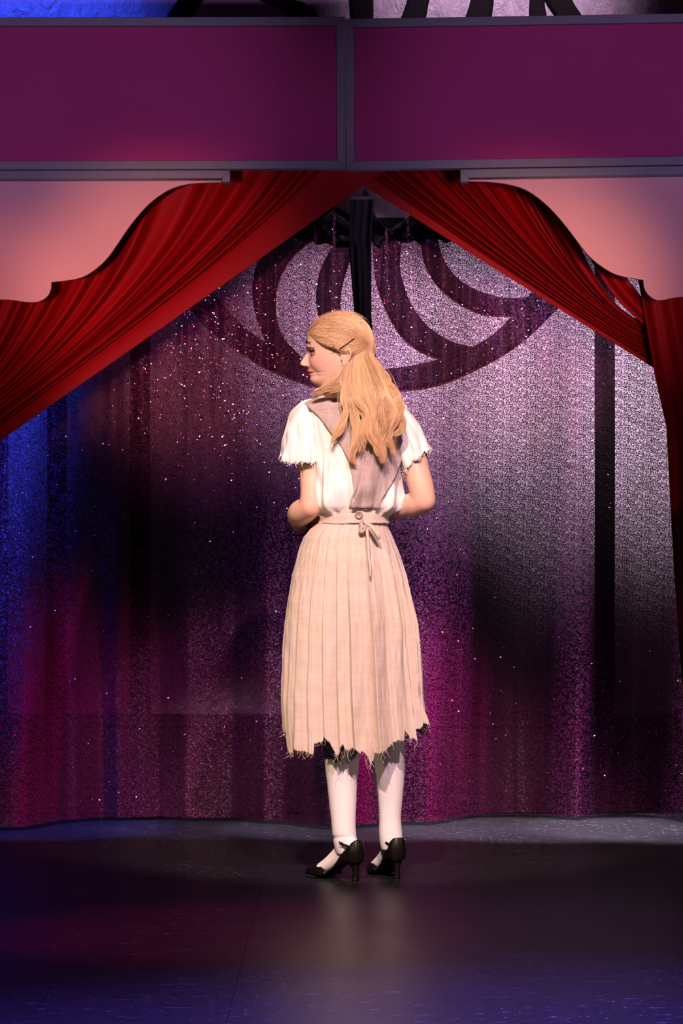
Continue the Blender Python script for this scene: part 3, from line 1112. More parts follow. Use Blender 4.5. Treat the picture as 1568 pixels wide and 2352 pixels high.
# legs (px, py, Y, r)
LEG_L = [(772, 1330, .0, .082), (776, 1420, .0, .076), (780, 1520, -.006, .066), (782, 1610, -.014, .059), (783, 1660, -.018, .0565), (783, 1715, -.030, .0560), (785, 1758, -.038, .0520), (785.5, 1802, -.044, .0455), (787, 1845, -.050, .0415), (788.5, 1885, -.058, .0372), (790, 1912, -.062, .0365), (794, 1940, -.064, .0360), (797, 1958, -.064, .0330)]
LEG_R = [(852, 1330, .0, .082), (862, 1420, .0, .076), (874, 1520, .0, .066), (884, 1610, .0, .059), (889, 1660, .0, .0560), (890, 1715, .004, .0535), (892, 1758, .006, .0508), (894.5, 1802, .008, .0445), (896, 1845, .008, .0372), (895.5, 1880, .008, .0340), (896, 1903, .008, .0355), (898, 1930, .006, .0360), (900, 1950, .006, .0330)]
limb(body, LEG_L, 50, 32, .003)
limb(body, LEG_R, 50, 32, .003)


# feet live in shoe frames: u forward, v sideways, w up
def frame(heel_px, heel_py, phi):
    # heel tip stands on the floor
    D = FPX * CAMZ / (heel_py - HOR)
    X0 = (heel_px - 784) * D / FPX
    o = np.array([X0, D + CAMY, 0.0])
    d = np.array([-math.sin(phi), math.cos(phi), 0])
    s = np.array([math.cos(phi), math.sin(phi), 0])
    return lambda u, v, w: o + d * (u - 0.022) + s * v + np.array([0, 0, w])


FR_L = frame(816, 2023, math.radians(43))
FR_R = frame(911, 2017, math.radians(20))
SOLE = [(0.0, .062), (.03, .061), (.06, .056), (.09, .043), (.12, .024), (.145, .011), (.165, .007), (.20, .0065), (.235, .009)]
WID = [(0.0, .010), (.006, .019), (.02, .0255), (.045, .0275), (.08, .0245), (.11, .0265), (.14, .034), (.165, .0385), (.19, .0355), (.215, .026), (.228, .015), (.235, .004)]


def foot(mb, F, shrink=0.0):
    rows = []
    for u in np.linspace(0.010, .226, 30):
        wb = interp(SOLE, u) + 0.003
        hw = interp(WID, u) - 0.0035 - shrink
        top = interp([(0.01, .105), (.03, .132), (.06, .135), (.085, .118), (.11, .093), (.14, .066), (.17, .045), (.20, .032), (.226, .022)], u) - shrink
        aa = np.linspace(0, 2 * PI, 28, endpoint=False)
        h = (top - wb) / 2
        e = 2.4
        cs = np.sign(np.cos(aa)) * np.abs(np.cos(aa)) ** (2 / e)
        sn = np.sign(np.sin(aa)) * np.abs(np.sin(aa)) ** (2 / e)
        narrow = np.where(sn > 0, 1 - 0.28 * sn, 1)
        rows.append([F(u, max(hw, .003) * cs[k] * narrow[k], wb + h + h * sn[k]) for k in range(len(aa))])
    mb.grid(np.array(rows), True, None, True, True)


foot(body, FR_L, .002)
foot(body, FR_R, .002)


def remesh(mb, name, voxel, smooth_it=0):
    me = mb.mesh(name + '_src')
    o = bpy.data.objects.new(name + '_src', me)
    COL.objects.link(o)
    m = o.modifiers.new('one_skin', 'REMESH')
    m.mode = 'VOXEL'
    m.voxel_size = voxel
    if smooth_it:
        s = o.modifiers.new('relax', 'SMOOTH')
        s.iterations = smooth_it
        s.factor = 0.5
    dg = bpy.context.evaluated_depsgraph_get()
    ev = o.evaluated_get(dg)
    out = bpy.data.meshes.new_from_object(ev)
    out.name = name
    bpy.data.objects.remove(o)
    bpy.data.meshes.remove(me)
    return out


bme = remesh(body, 'body', 0.0019, 2)
nv = len(bme.vertices)
ED = np.empty(len(bme.edges) * 2, np.int32)
bme.edges.foreach_get('vertices', ED)
ED = ED.reshape(-1, 2)
co = np.empty(nv * 3, np.float32)
bme.vertices.foreach_get('co', co)
co = co.reshape(-1, 3)
# relax the joints so limbs flow into each other
jm = np.zeros(nv)
for cj, rj in ((W(714, 1164, -.048), .085), (W(974, 1150, -.040), .085), (W(700, 1175, .0), .06), (W(935, 1160, .0), .06), (W(806, 925, .015), .09)):
    jm = np.maximum(jm, 1 - sstep(np.linalg.norm(co - cj, axis=1), rj * .55, rj))
cnt = np.bincount(ED.ravel(), minlength=nv).astype(float)
for _ in range(60):
    acc = np.zeros_like(co)
    for q in range(3):
        acc[:, q] = np.bincount(ED[:, 0], co[ED[:, 1], q], nv) + np.bincount(ED[:, 1], co[ED[:, 0], q], nv)
    co = co + (acc / cnt[:, None] - co) * (jm * .6)[:, None]
co = co.astype(np.float32)
bme.vertices.foreach_set('co', co.ravel())
bme.update()
# make-up and skin colours that stay put under any light, plus painted nostril shade
rel = co - HEADC
hf, hl = rel @ HF, rel @ HL
hz = co[:, 2]
HPY = HOR - (hz - CAMZ) * FPX / (HY - CAMY)
col = np.tile(np.array([0.76, 0.47, 0.37]), (nv, 1))
onhead = (HPY < 892) & (np.abs(hl) < 0.1) & (hf > -0.12)
face = onhead & (hf > 0.0)


def paint(mask, c, k):
    k = (np.clip(k, 0, 1) * mask)[:, None]
    col[:] = col * (1 - k) + np.array(c) * k


al = np.abs(hl)
paint(face, (0.80, 0.30, 0.25), 0.55 * np.exp(-((al - .050) / .018) ** 2 - ((HPY - 833) / 12) ** 2))
lip_h = np.interp(al, [0, .012, .0255], [1, .88, 0.12])
paint(face & (hf > .058), (0.45, 0.015, 0.02), 0.92 * (np.abs(HPY - 856.6) < 6.6 * lip_h) * (al < .0255))
brow_py = 800.5 + np.interp(al, [.010, .030, .050], [1.5, -2.5, 2.5])
paint(face, (0.12, 0.055, 0.03), 0.85 * np.exp(-((HPY - brow_py) / 1.9) ** 4) * ((al > .011) & (al < .053)))
for e in EYES:
    d = np.linalg.norm(co - e, axis=1)
    side_l = np.abs((co - e) @ HL)
    up = (co - e)[:, 2]
    near = (d < .0215) & face
    paint(near, (0.16, 0.07, 0.07), 0.55 * (d < .021))
    paint((d < .0132) & face, (0.75, 0.70, 0.68), 1.0)
    ir = (co - e) - np.outer((co - e) @ HF, HF)
    paint((d < .0136) & face & (np.linalg.norm(ir, axis=1) < .0058), (0.05, 0.07, 0.08), 1.0)
    paint(near & (np.abs(up - .0056) < .0022), (0.012, 0.008, 0.008), 1.0)
    paint(near & (np.abs(up + .0064) < .0013), (0.05, 0.02, 0.02), 0.8)
paint(onhead & (np.abs(al - .0115) < .004) & (np.abs(HPY - 843) < 1.6) & (hf > .07), (0.2, 0.05, 0.04), 0.8)  # nostril openings: their shade is painted into the skin colour
elbow = np.exp(-(np.linalg.norm(co - W(716, 1175, -.07), axis=1) / .035) ** 2) + np.exp(-(np.linalg.norm(co - W(985, 1165, -.06), axis=1) / .035) ** 2)
paint(np.ones(nv, bool), (0.74, 0.36, 0.28), 0.35 * elbow)
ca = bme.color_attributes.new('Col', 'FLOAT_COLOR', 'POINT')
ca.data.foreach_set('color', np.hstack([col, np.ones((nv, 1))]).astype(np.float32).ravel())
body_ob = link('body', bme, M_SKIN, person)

# crack drawn on the forehead, and lash line
def face_line(pts, r, name='painted_crack', parent=None):
    P = []
    for lat, py in pts:
        P.append(head_surface(lat, py) + HF * 0.0006)
    P = smooth_path(P, max(8, 4 * len(P)))
    n = len(P)
    return MB().tube(P, np.interp(np.linspace(0, 1, n), [0, .5, 1], [r, r, r * .4]), 6)


def merge(*mbs):
    m = MB()
    for q in mbs:
        m.add(q.v, q.f, q.uv)
    return m


crk = merge(face_line([(.020, 783), (.0185, 778), (.017, 771)], .0013), face_line([(.020, 783), (.010, 787), (.002, 791)], .0013),
            face_line([(.020, 783), (.030, 787), (.038, 791), (.043, 794)], .0014), face_line([(.036, 790.5), (.042, 788.5), (.046, 789)], .0010),
            face_line([(.012, 785), (.022, 786.5), (.029, 787)], .0016))
crk.build('painted_crack', M_BLACK, body_ob)
for e, sgn in zip(EYES, (1, -1)):
    pts = [e + HF * (.0128 * math.cos(t)) + HL * sgn * (.0145 * math.sin(t)) + np.array([0, 0, .0046 * math.cos(t)]) for t in np.linspace(-.8, 1.15, 8)]
    pts += [pts[-1] + HL * sgn * .0022 + np.array([0, 0, .0004]), pts[-1] + HL * sgn * .0045 - HF * .002 + np.array([0, 0, .0014])]
    MB().tube(pts, [.0008, .0012, .0014, .0014, .0014, .0014, .0014, .0013, .0010, .0005], 6).build('eyelash_line', M_BLACK, body_ob)

# ---- tights: one knitted skin over hips, legs and feet
tg = MB()
limb(tg, LEG_L, 56, 36)
limb(tg, LEG_R, 56, 36)
rings = []
for py, cx, rx, ry, cy in smooth_path([(1400, 812, 100, .105, 0), (1340, 810, 113, .117, 0), (1290, 808, 103, .111, 0), (1235, 808, 86, .096, 0)], 14):
    c = W(cx, py, cy)
    rings.append(np.stack([c[0] + rx / 750 * np.cos(a), c[1] + ry * np.sin(a), np.full_like(a, c[2])], 1))
tg.grid(np.array(rings), True, None, True, True)
foot(tg, FR_L)
foot(tg, FR_R)
tme = remesh(tg, 'tights', 0.003, 6)
link('tights', tme, M_TIGHTS, person)


# ---- shoes: open-waisted heels with an ankle strap
def shoe(F, strap_side):
    r = None
    # sole
    mb = MB()
    rows = []
    for u in np.linspace(0, .235, 40):
        hw = interp(WID, u) + .001
        w0 = interp(SOLE, u)
        th_ = np.interp(u, [0, .1, .15, .235], [.004, .004, .006, .006])
        vs = np.linspace(-1, 1, 9)
        topr = [F(u, hw * v, w0) for v in vs]
        botr = [F(u, hw * v * .97, max(w0 - th_, .0006)) for v in vs[::-1]]
        rows.append(topr + botr)
    mb.grid(np.array(rows), True, None, True, True)
    root = mb.build('shoe', M_SOLE, person)
    # heel post
    rows = []
    for f in np.linspace(0, 1, 16):
        w = .0005 + f * (.0575)
        k = np.interp(f, [0, .06, .12, .45, .75, 1], [.0118, .0118, .0098, .0092, .0125, .0225])
        kf = np.interp(f, [0, .12, .5, .8, 1], [.011, .0095, .0100, .016, .026])
        uc = np.interp(f, [0, .5, 1], [.022, .021, .028])
        aa = np.linspace(0, 2 * PI, 24, endpoint=False)
        rows.append([F(uc + kf * math.cos(x), k * math.sin(x), w) for x in aa])
    MB().grid(np.array(rows), True, None, True, True).build('heel', M_SHOE, root)
    # counter around the back of the foot
    rows = []
    for f in np.linspace(0, 1, 18):
        row = []
        for s in np.linspace(-1, 1, 49):
            ue = abs(s) ** 1.35 * .088
            hw = interp(WID, max(ue, 0.0))
            v = math.copysign(hw, s) if abs(s) > 1e-6 else 0
            ub = ue if abs(s) > .14 else ue
            wb = interp(SOLE, ue) - .001
            wt = np.interp(abs(s), [0, .1, .25, .45, .65, .82, 1.0], [.125, .124, .116, .101, .086, .070, .045])
            wt = max(wt, wb + .002)
            w = wb + (wt - wb) * f
            lean = .004 * math.sin(f * PI) - .004 * f
            nar = 1 + .10 * math.sin(f * PI * .9) - .16 * f ** 2
            row.append(F(ue - lean * (1 if abs(s) < .3 else .4), v * nar, w))
        rows.append(row)
    o = MB().grid(np.array(rows)).build('heel_counter', M_SHOE, root)
    solidify(o, .0018, 1)
    seam = MB().tube([F(-.0035 - .004 * math.sin(f * PI) + .004 * f, 0, .060 + .064 * f) for f in np.linspace(0, 1, 12)], .0010, 6)
    seam.build('back_seam', M_SHOE, root)
    # toe box
    rows = []
    for u in np.linspace(.138, .2345, 26):
        hw = interp(WID, u) + .0008
        w0 = interp(SOLE, u)
        h = np.interp(u, [.138, .15, .17, .20, .225, .2345], [.020, .034, .037, .031, .020, .006])
        cut = np.interp(u, [.138, .160], [.55, 1.0])
        row = []
        for s in np.linspace(0, 1, 25):
            ang = PI * s
            ca_, sa_ = math.cos(ang), math.sin(ang)
            vv = math.copysign(abs(ca_) ** .8, ca_) * hw
            ww = sa_ ** .8 * h
            ww = min(ww, h * (cut if cut < 1 else 1.01))
            row.append(F(u + .018 * (1 - sa_) * (1 if u < .16 else np.interp(u, [.16, .2345], [1, 0])) * -1, vv, w0 + ww))
        rows.append(row)
    o = MB().grid(np.array(rows)).build('toe_box', M_SHOE, root)
    solidify(o, .0018, 1)
    # strap round the ankle
    pts = []
    for t in np.linspace(-2.35, 2.35, 40):
        u = .047 + .040 * math.cos(t)
        v = .0335 * math.sin(t)
        w = .112 + .012 * math.cos(t)
        pts.append(F(u, v, w))
    st = MB().tube(pts, .0042, 8, True, (0.35, 1.0), (0, 0, 1)).build('ankle_strap', M_SHOE, root)
    bp = np.array(pts[int(20 + strap_side * 13)])
    MB().tube([bp + np.array([.005 * math.cos(t), -.003, .0052 * math.sin(t)]) for t in np.linspace(0, 2 * PI, 13)], .0009, 6).build('buckle', M_METAL, root)
    return root


shoe(FR_L, -1)
shoe(FR_R, 1)
# ------------------------------------------------------------------ skirt
SK = [  # photo row, left edge, right edge
    (1196, 737, 887), (1215, 712, 893), (1235, 697, 902), (1270, 685, 916), (1320, 673, 931), (1380, 664, 944), (1430, 660, 953), (1500, 657, 959), (1560, 655, 963), (1620, 655, 968), (1680, 656, 974), (1760, 657, 980)]
SKD = [(1196, .097), (1235, .118), (1290, .140), (1400, .160), (1560, .175), (1760, .185)]
HEM = [(640, 1676), (655, 1677), (660, 1682), (661, 1724), (675, 1727), (676.5, 1714), (681, 1716), (690, 1719), (702, 1721), (723, 1727), (724.5, 1702), (730, 1700), (738, 1698), (740, 1688), (747, 1690), (753, 1694), (760, 1706), (768, 1724), (771, 1730), (777, 1722),
       (783, 1706), (788, 1703), (792, 1714), (800, 1716), (806, 1712), (815, 1716), (824, 1722), (828, 1719), (833, 1721), (839, 1728), (842, 1733), (846, 1744), (855, 1742), (858, 1724), (866, 1722), (880, 1718), (892, 1711), (904, 1702), (911, 1696), (926, 1697), (928, 1675), (933, 1676), (938, 1688), (943, 1696), (950, 1688), (954, 1676), (957, 1672), (959, 1632), (960.5, 1628), (962, 1650), (966, 1660), (972, 1666), (977, 1668), (979, 1655), (990, 1650)]
EDGES = [-90, -79, -67, -54, -40, -26, -13.5, -2.5, 17, 36, 52, 62, 73, 84]       # pleat edges seen from the house, degrees
EDGES += list(np.arange(96, 268, 12.5))
EDGES = np.array(EDGES)
DEPTH = {17: 1.5, 36: 0.25, 52: 1.0, 62: 1.0, -2.5: 1.0}


def skirt_ring(py):
    xl, xr = interp(SK, py)
    c = (xl + xr) / 2
    return c, (xr - xl) / 2, interp(SKD, py)


NC = 1500
AL = np.linspace(-90, 270, NC, endpoint=False)       # 0 = towards the camera, -90 = left in the picture
k = np.searchsorted(EDGES, AL, side='right') - 1
e0 = EDGES[np.clip(k, 0, None)]
e1 = np.append(EDGES, 270)[np.clip(k, 0, None) + 1]
tt = (AL - e0) / (e1 - e0)
dep = np.array([DEPTH.get(float(v), 1.0) for v in e0])
saw_s = dep * (np.where(tt < 0.10, tt / 0.10, 1 - (tt - 0.10) / 0.90) - 0.5)
soft = np.sin(PI * tt) * 0.5
arad = np.radians(AL)
# the hem row of each column
c_h, rx_h, ry_h = skirt_ring(1690)
px_h = c_h + rx_h * np.sin(arad)
front_side = np.cos(arad) > 0
hem = np.where(front_side, np.interp(px_h, [h[0] for h in HEM], [h[1] for h in HEM]), 1676 + 14 * vnoise(AL / 7.0, 31) + 6 * vnoise(AL / 1.7, 32))
hem = hem + 2.2 * vnoise(AL / 0.7, 33) + 1.2 * vnoise(AL / 0.3, 34)
rows, uv = [], []
NRS = 130
for i in range(NRS):
    v = i / (NRS - 1)
    py = 1197 + (hem - 1197) * v
    xl, xr = interp(SK, py)
    cx, rx, ry = (xl + xr) / 2, (xr - xl) / 2 / 750, interp(SKD, py)
    opn = sstep(py, 1235, 1560)
    d = 0.0022 * sstep(py, 1205, 1260) + 0.0215 * opn
    off = saw_s * d + 0.006 * opn * np.sin(arad * 7 + 1.3 + 0.8 * vnoise(AL / 60.0, 3)) * sstep(py, 1400, 1700)
    off += 0.004 * vnoise2(AL / 9.0, py / 90.0, 12) * sstep(py, 1300, 1500) + 0.0015 * vnoise2(AL / 3.0, py / 30.0, 13)
    # folds hanging from the seat on the open side
    off += 0.010 * np.exp(-((AL - 47) / 5.0) ** 2) * sstep(py, 1235, 1290) * (1 - sstep(py, 1420, 1520)) - 0.012 * np.exp(-((AL - 56) / 4.0) ** 2) * sstep(py, 1240, 1300) * (1 - sstep(py, 1480, 1600))
    tear = 0.02 * np.exp(-((px_h - 968) / 9.0) ** 2) * front_side * sstep(py, 1615, 1665)
    rxx = rx + off + tear
    ryy = ry + off
    zz = CAMZ + (HOR - py) * 8.5 / FPX
    x = (cx - 784) / 750 + rxx * np.sin(arad)
    y = -ryy * np.cos(arad)
    rows.append(np.stack([x, y, zz], 1))
    uv.append(np.stack([AL / 360 * 1.16 + 0.02 * np.floor(np.clip(k, 0, None) % 5) / 5 * 1.7, zz + 0.012 * (np.clip(k, 0, None) % 3)], 1))
skirt = MB().grid(np.array(rows), True, np.array(uv)).build('skirt', M_PLAID, person)
solidify(skirt, .0016, -1)
tag(skirt, 'tattered beige plaid pleated skirt')
SKR = np.array(rows)

# frayed threads along the hem
th_mb = MB()
for _ in range(260):
    j = random.randrange(NC)
    if not front_side[j] and random.random() < .7:
        continue
    p = SKR[-1, j]
    n = 7
    L = random.choice([.006, .009, .012, .018, .026])
    dx, dy = random.gauss(0, .5), random.gauss(-.15, .3)
    pts = [p + np.array([0, 0, .004])]
    for q in range(n):
        f = (q + 1) / n
        pts.append(p + np.array([dx * L * f + .0015 * math.sin(5 * f + dx), dy * L * f, -L * f + .3 * L * f * f]))
    th_mb.tube(pts, .00038, 4)
for jj, Ls in ((0, 0),):
    pass
for pxh in (768, 771, 793, 797, 835, 838, 845, 860, 868, 872, 940, 944, 947, 977, 846, 700):
    j = int(np.argmin(np.abs(px_h - pxh) + 1000 * (~front_side)))
    p = SKR[-1, j]
    L = random.uniform(.02, .045)
    w = random.uniform(-.3, .3)
    th_mb.tube([p + np.array([w * L * f + .003 * math.sin(7 * f + w * 9), -.004 * f, -L * f + .004]) for f in np.linspace(0, 1, 9)], .0005, 4)
tag(th_mb.build('frayed_threads', M_THREAD, skirt), kind='stuff')


# ---- waistband, button and tie
def band(py0, py1, grow, name, parent, mat, dip=0.0):
    rows, uv = [], []
    aa = np.linspace(0, 2 * PI, 160, endpoint=False)
    for f in np.linspace(0, 1, 9):
        py = py0 + (py1 - py0) * f
        rx = np.interp(py, [1150, 1196, 1215], [.0985, .1010, .112]) + grow + .0012 * math.sin(f * PI)
        ry = np.interp(py, [1150, 1196, 1215], [.0935, .0985, .108]) + grow + .0012 * math.sin(f * PI)
        z = CAMZ + (HOR - py) / 750
        cx = (812 - 784) / 750
        rows.append(np.stack([cx + rx * np.sin(aa), -ry * np.cos(aa), z + dip * np.sin(aa) + .0012 * vnoise(aa * 5, int(py0))], 1))
        uv.append(np.stack([aa * .1, np.full_like(aa, z)], 1))
    o = MB().grid(np.array(rows), True, np.array(uv)).build(name, mat, parent)
    solidify(o, .002, 1)
    return o


wb = band(1181, 1204, .004, 'waistband', skirt, M_PLAID, .001)
band(1159, 1184, .0015, 'upper_waistband', skirt, M_PLAID, -.003)
bp = W(823.5, 1182.5, -.107)
aa = np.linspace(0, 2 * PI, 32, endpoint=False)
rows = []
for r_, y_ in ((.0001, -.0012), (.0070, -.0012), (.0082, -.0026), (.0108, -.0030), (.0122, -.0018), (.0122, .0012), (.0100, .0022), (.0001, .0022)):
    rows.append(np.stack([bp[0] + r_ * np.cos(aa), np.full_like(aa, bp[1] + y_), bp[2] + r_ * np.sin(aa)], 1))
btn = MB().grid(np.array(rows), True).build('button', M_BUTTON, skirt)
for sx in (-1, 1):
    for sz in (-1, 1):
        q = bp + np.array([sx * .0026, -.0013, sz * .0026])
        MB().tube([q + np.array([0, -.0003, 0]), q + np.array([0, .0004, 0])], .00105, 8).build('sewing_hole', M_BLACK, skirt)


def ribbon(path, width, name, parent, mat, nrm=(0, -1, 0), thick=.0018, twist=None):
    P = smooth_path(path, 40)
    w = np.interp(np.linspace(0, 1, 40), np.linspace(0, 1, len(width)), width)
    T = np.gradient(P, axis=0)
    T /= np.linalg.norm(T, axis=1)[:, None]
    S = np.cross(T, np.array(nrm, float))
    S /= np.linalg.norm(S, axis=1)[:, None] + 1e-9
    rows, uv = [], []
    for s in np.linspace(-1, 1, 7):
        tw = 0 if twist is None else twist
        bowl = (1 - s * s) * .004
        rows.append(P + S * (w * s)[:, None] + np.array(nrm) * bowl)
        uv.append(np.stack([np.full(40, s * .01), np.linspace(0, .3, 40)], 1))
    o = MB().grid(np.array(rows), False, np.array(uv)).build(name, mat, parent)
    solidify(o, thick)
    return o


ribbon([W(832, 1192, -.112), W(829, 1204, -.119), W(836, 1212, -.126), W(843, 1207, -.128)], [.003, .006, .005, .003], 'tie_end', skirt, M_VEST)
ribbon([W(838, 1200, -.118), W(850, 1213, -.128), W(861, 1226, -.133), W(869, 1236, -.138), W(866, 1226, -.142), W(852, 1209, -.132), W(840, 1203, -.124)], [.004, .007, .007, .005, .006, .006, .003], 'tie_loop', skirt, M_PLAID)
ribbon([W(836, 1206, -.120), W(828, 1216, -.127), W(831, 1222, -.131), W(842, 1212, -.128)], [.004, .006, .005, .003], 'tie_knot', skirt, M_VEST)
ribbon([W(842, 1212, -.125), W(845, 1245, -.140), W(847, 1280, -.150), W(850, 1305, -.158), W(850, 1324, -.163)], [.004, .0045, .0040, .0035, .0015], 'tie_tail', skirt, M_PLAID)

# ------------------------------------------------------------------ blouse
BT = [(1192, 812, 74, .092, .0), (1180, 812, 82, .099, .0), (1172, 812, 97, .110, .0), (1163, 813, 105, .118, .0), (1145, 814, 107, .121, .0), (1110, 814, 106, .119, .002), (1060, 814, 108, .117, .004), (1010, 813, 112, .115, .006), (975, 812, 117, .108, .005), (952, 811, 121, .094, .004), (938, 810, 121, .080, .004), (928, 809, 116, .070, .005), (919, 807, 96, .064, .008), (911, 804, 68, .061, .012), (904, 801, 53, .060, .017)]
TSM = smooth_path(BT, 110)


def torso_ring(py):
    t = TSM[np.argsort(TSM[:, 0])]
    return [np.interp(py, t[:, 0], t[:, q]) for q in range(1, 5)]


def torso_wr(al, py):
    """soft creases of the blouse; al in rad, 0 = towards the camera"""
    w = .0055 * vnoise2(al * 5.0, py / 60.0, 41) + .0034 * vnoise2(al * 14.0, py / 45.0, 42)
    blouse_low = sstep(py, 1040, 1160)
    w = w + blouse_low * (.0080 * np.sin(al * 9 + 1.5 * vnoise(py / 40.0, 4)) + .0045 * np.sin(al * 21 + 2))
    w = w - .017 * np.exp(-(((al + PI) % (2 * PI) - PI - .10) / .36) ** 2) * sstep(py, 1115, 1160)
    return w * (1 - .6 * sstep(py, 1172, 1190)) * sstep(py, 903, 935)


def torso_pt(al, py, off=0.0):
    cx, rx, ry, cy = torso_ring(py)
    g = torso_wr(al, py) + off
    e = 2.15
    s, c = np.sin(al), np.cos(al)
    s = np.sign(s) * np.abs(s) ** (2 / e)
    c = np.sign(c) * np.abs(c) ** (2 / e)
    return np.array([(cx - 784) / 750 + (rx / 750 + g) * s, cy - (ry + g) * c, CAMZ + (HOR - py) / 750])


AA = np.linspace(0, 2 * PI, 220, endpoint=False)
rows = [[torso_pt(x, q[0]) for x in AA] for q in TSM]
blouse = MB().grid(np.array(rows), True).build('blouse', M_BLOUSE, person)
solidify(blouse, .0012, 1)
tag(blouse, 'white short-sleeved blouse with frayed cuffs')


def sleeve(tab, cuff_tab, seed, name='sleeve'):
    """tab: centre path (px,py,Y, half width px, half depth m); the last rows carry the frayed cuff"""
    p = smooth_path(tab, 46)
    aa = np.linspace(0, 2 * PI, 150, endpoint=False)
    rows = []
    P3 = np.array([W(q[0], q[1], q[2]) for q in p])
    T = np.gradient(P3, axis=0)
    T /= np.linalg.norm(T, axis=1)[:, None]
    for i in range(46):
        f = i / 45
        rx, ry = p[i, 3] / 750, p[i, 4]
        s = np.cross(T[i], np.array([0, -1, 0]))
        s /= np.linalg.norm(s)
        if s[0] < 0:
            s = -s
        b = np.array([0, -1.0, 0])
        wr_ = (.0045 * vnoise2(aa * 4, f * 5, seed) + .0075 * np.sin(aa * 7 + 1.2 * vnoise(f * 4, seed) + seed) * f ** 1.4 * .6 + .0035 * np.sin(aa * 9 + seed) * (1 - f) ** 3)
        ext = 0.0
        pt = P3[i] + ((rx + wr_) * np.sin(aa))[:, None] * s + ((ry + wr_) * np.cos(aa))[:, None] * b
        if f > .9:
            rag = (f - .9) / .1
            dl = interp(cuff_tab, np.degrees(aa)) / 750
            dl = dl + (.0045 * vnoise(aa * 14, seed + 3) + .0035 * vnoise(aa * 37, seed + 4)) * rag
            pt = pt + np.outer(dl * rag, T[i]) + np.outer(.003 * vnoise(aa * 20, seed + 6) * rag, b) + np.outer(.004 * rag * vnoise(aa * 9, seed + 8), s)
        rows.append(pt)
    o = MB().grid(np.array(rows), True).build(name, M_BLOUSE, blouse)
    solidify(o, .0012)
    R = np.array(rows)
    fr = MB()
    for _ in range(170):
        j = random.randrange(150)
        q = R[-1, j]
        L = random.choice([.004, .006, .009, .013])
        d = np.array([random.gauss(0, .6), random.gauss(-.3, .5), random.gauss(-.9, .5)])
        d /= np.linalg.norm(d)
        k2 = np.array([random.gauss(0, 1), random.gauss(0, 1), random.gauss(0, 1)]) * .25
        fr.tube([q + d * L * f + k2 * L * f * f for f in np.linspace(-.2, 1, 6)], random.choice([.0004, .0006, .0009]), 4)
    tag(fr.build('cuff_fray', M_WTHREAD, blouse), kind='stuff')
    return o


sleeve([(730, 946, .0, 24, .034), (716, 949, .0, 31, .046), (705, 963, -.004, 40, .056), (701, 990, -.008, 44, .063), (698, 1020, -.012, 48, .066), (696, 1050, -.018, 51, .066)],
       [(0, 16), (40, 12), (60, 8), (90, 22), (140, 20), (180, 14), (225, 10), (270, 2), (300, 12), (330, 20), (360, 16)], 51)
sleeve([(892, 962, .0, 24, .034), (905, 964, .0, 30, .046), (917, 972, -.004, 35, .054), (930, 995, -.008, 37, .057), (943, 1022, -.014, 38, .056), (953, 1046, -.020, 38, .055)],
       [(0, 10), (40, 4), (90, 0), (180, 8), (270, 26), (310, 24), (340, 14), (360, 10)], 57)

# collar
rows = []
aa = np.linspace(0, 2 * PI, 140, endpoint=False)
for f in np.linspace(0, 1, 12):
    r_ = .062 + .012 * math.sin(f * PI * .9) + .010 * f
    z0 = W(800, 898, 0)[2] + .010 * (1 - f) - .014 * f ** 1.5
    cx, cy = (790 - 784) / 750, .006
    g = (.006 * np.sin(aa * 8 + 1) + .004 * np.sin(aa * 17)) * f
    rows.append(np.stack([cx + (r_ * 1.05 + g) * np.sin(aa), cy - (r_ + g) * np.cos(aa), z0 + .004 * np.sin(aa * 11) * f - .010 * np.sin(aa) * f + .006 * np.cos(aa)], 1))
cl_ = MB().grid(np.array(rows), True).build('collar', M_BLOUSE, blouse)
solidify(cl_, .0014)

# ------------------------------------------------------------------ waistcoat: crossed plaid back panels
def al_of(px, py):
    cx, rx, ry, cy = torso_ring(py)
    s = np.clip((px - cx) / rx, -.995, .995)
    s = np.sign(s) * np.abs(s) ** (2.15 / 2)
    return np.arcsin(s)


def panel(left, right, off, name, parent, mat, r0, r1, fold=None, skew=0.0):
    rows, uv = [], []
    for py in np.linspace(r0, r1, 70):
        xl, xr = interp(left, py), interp(right, py)
        row, ru = [], []
        for s in np.linspace(0, 1, 44):
            px = xl + (xr - xl) * s
            o_ = off
            if fold is not None:
                o_ += fold(px, py, s)
            p = torso_pt(al_of(px, py), py, 0)
            n = np.array([p[0] - .035, p[1] - .0, 0])
            n /= np.linalg.norm(n)
            row.append(p + n * o_ - n * torso_wr(al_of(px, py), py) * (.6 - .6 * sstep(py, 1100, 1150)))
            ru.append(((px - 800) / 750 * math.cos(skew) + py / 750 * math.sin(skew), -py / 750 * math.cos(skew) + px / 750 * math.sin(skew)))
        rows.append(row)
        uv.append(ru)
    o = MB().grid(np.array(rows), False, np.array(uv)).build(name, mat, parent)
    solidify(o, .0016, 1)
    return o


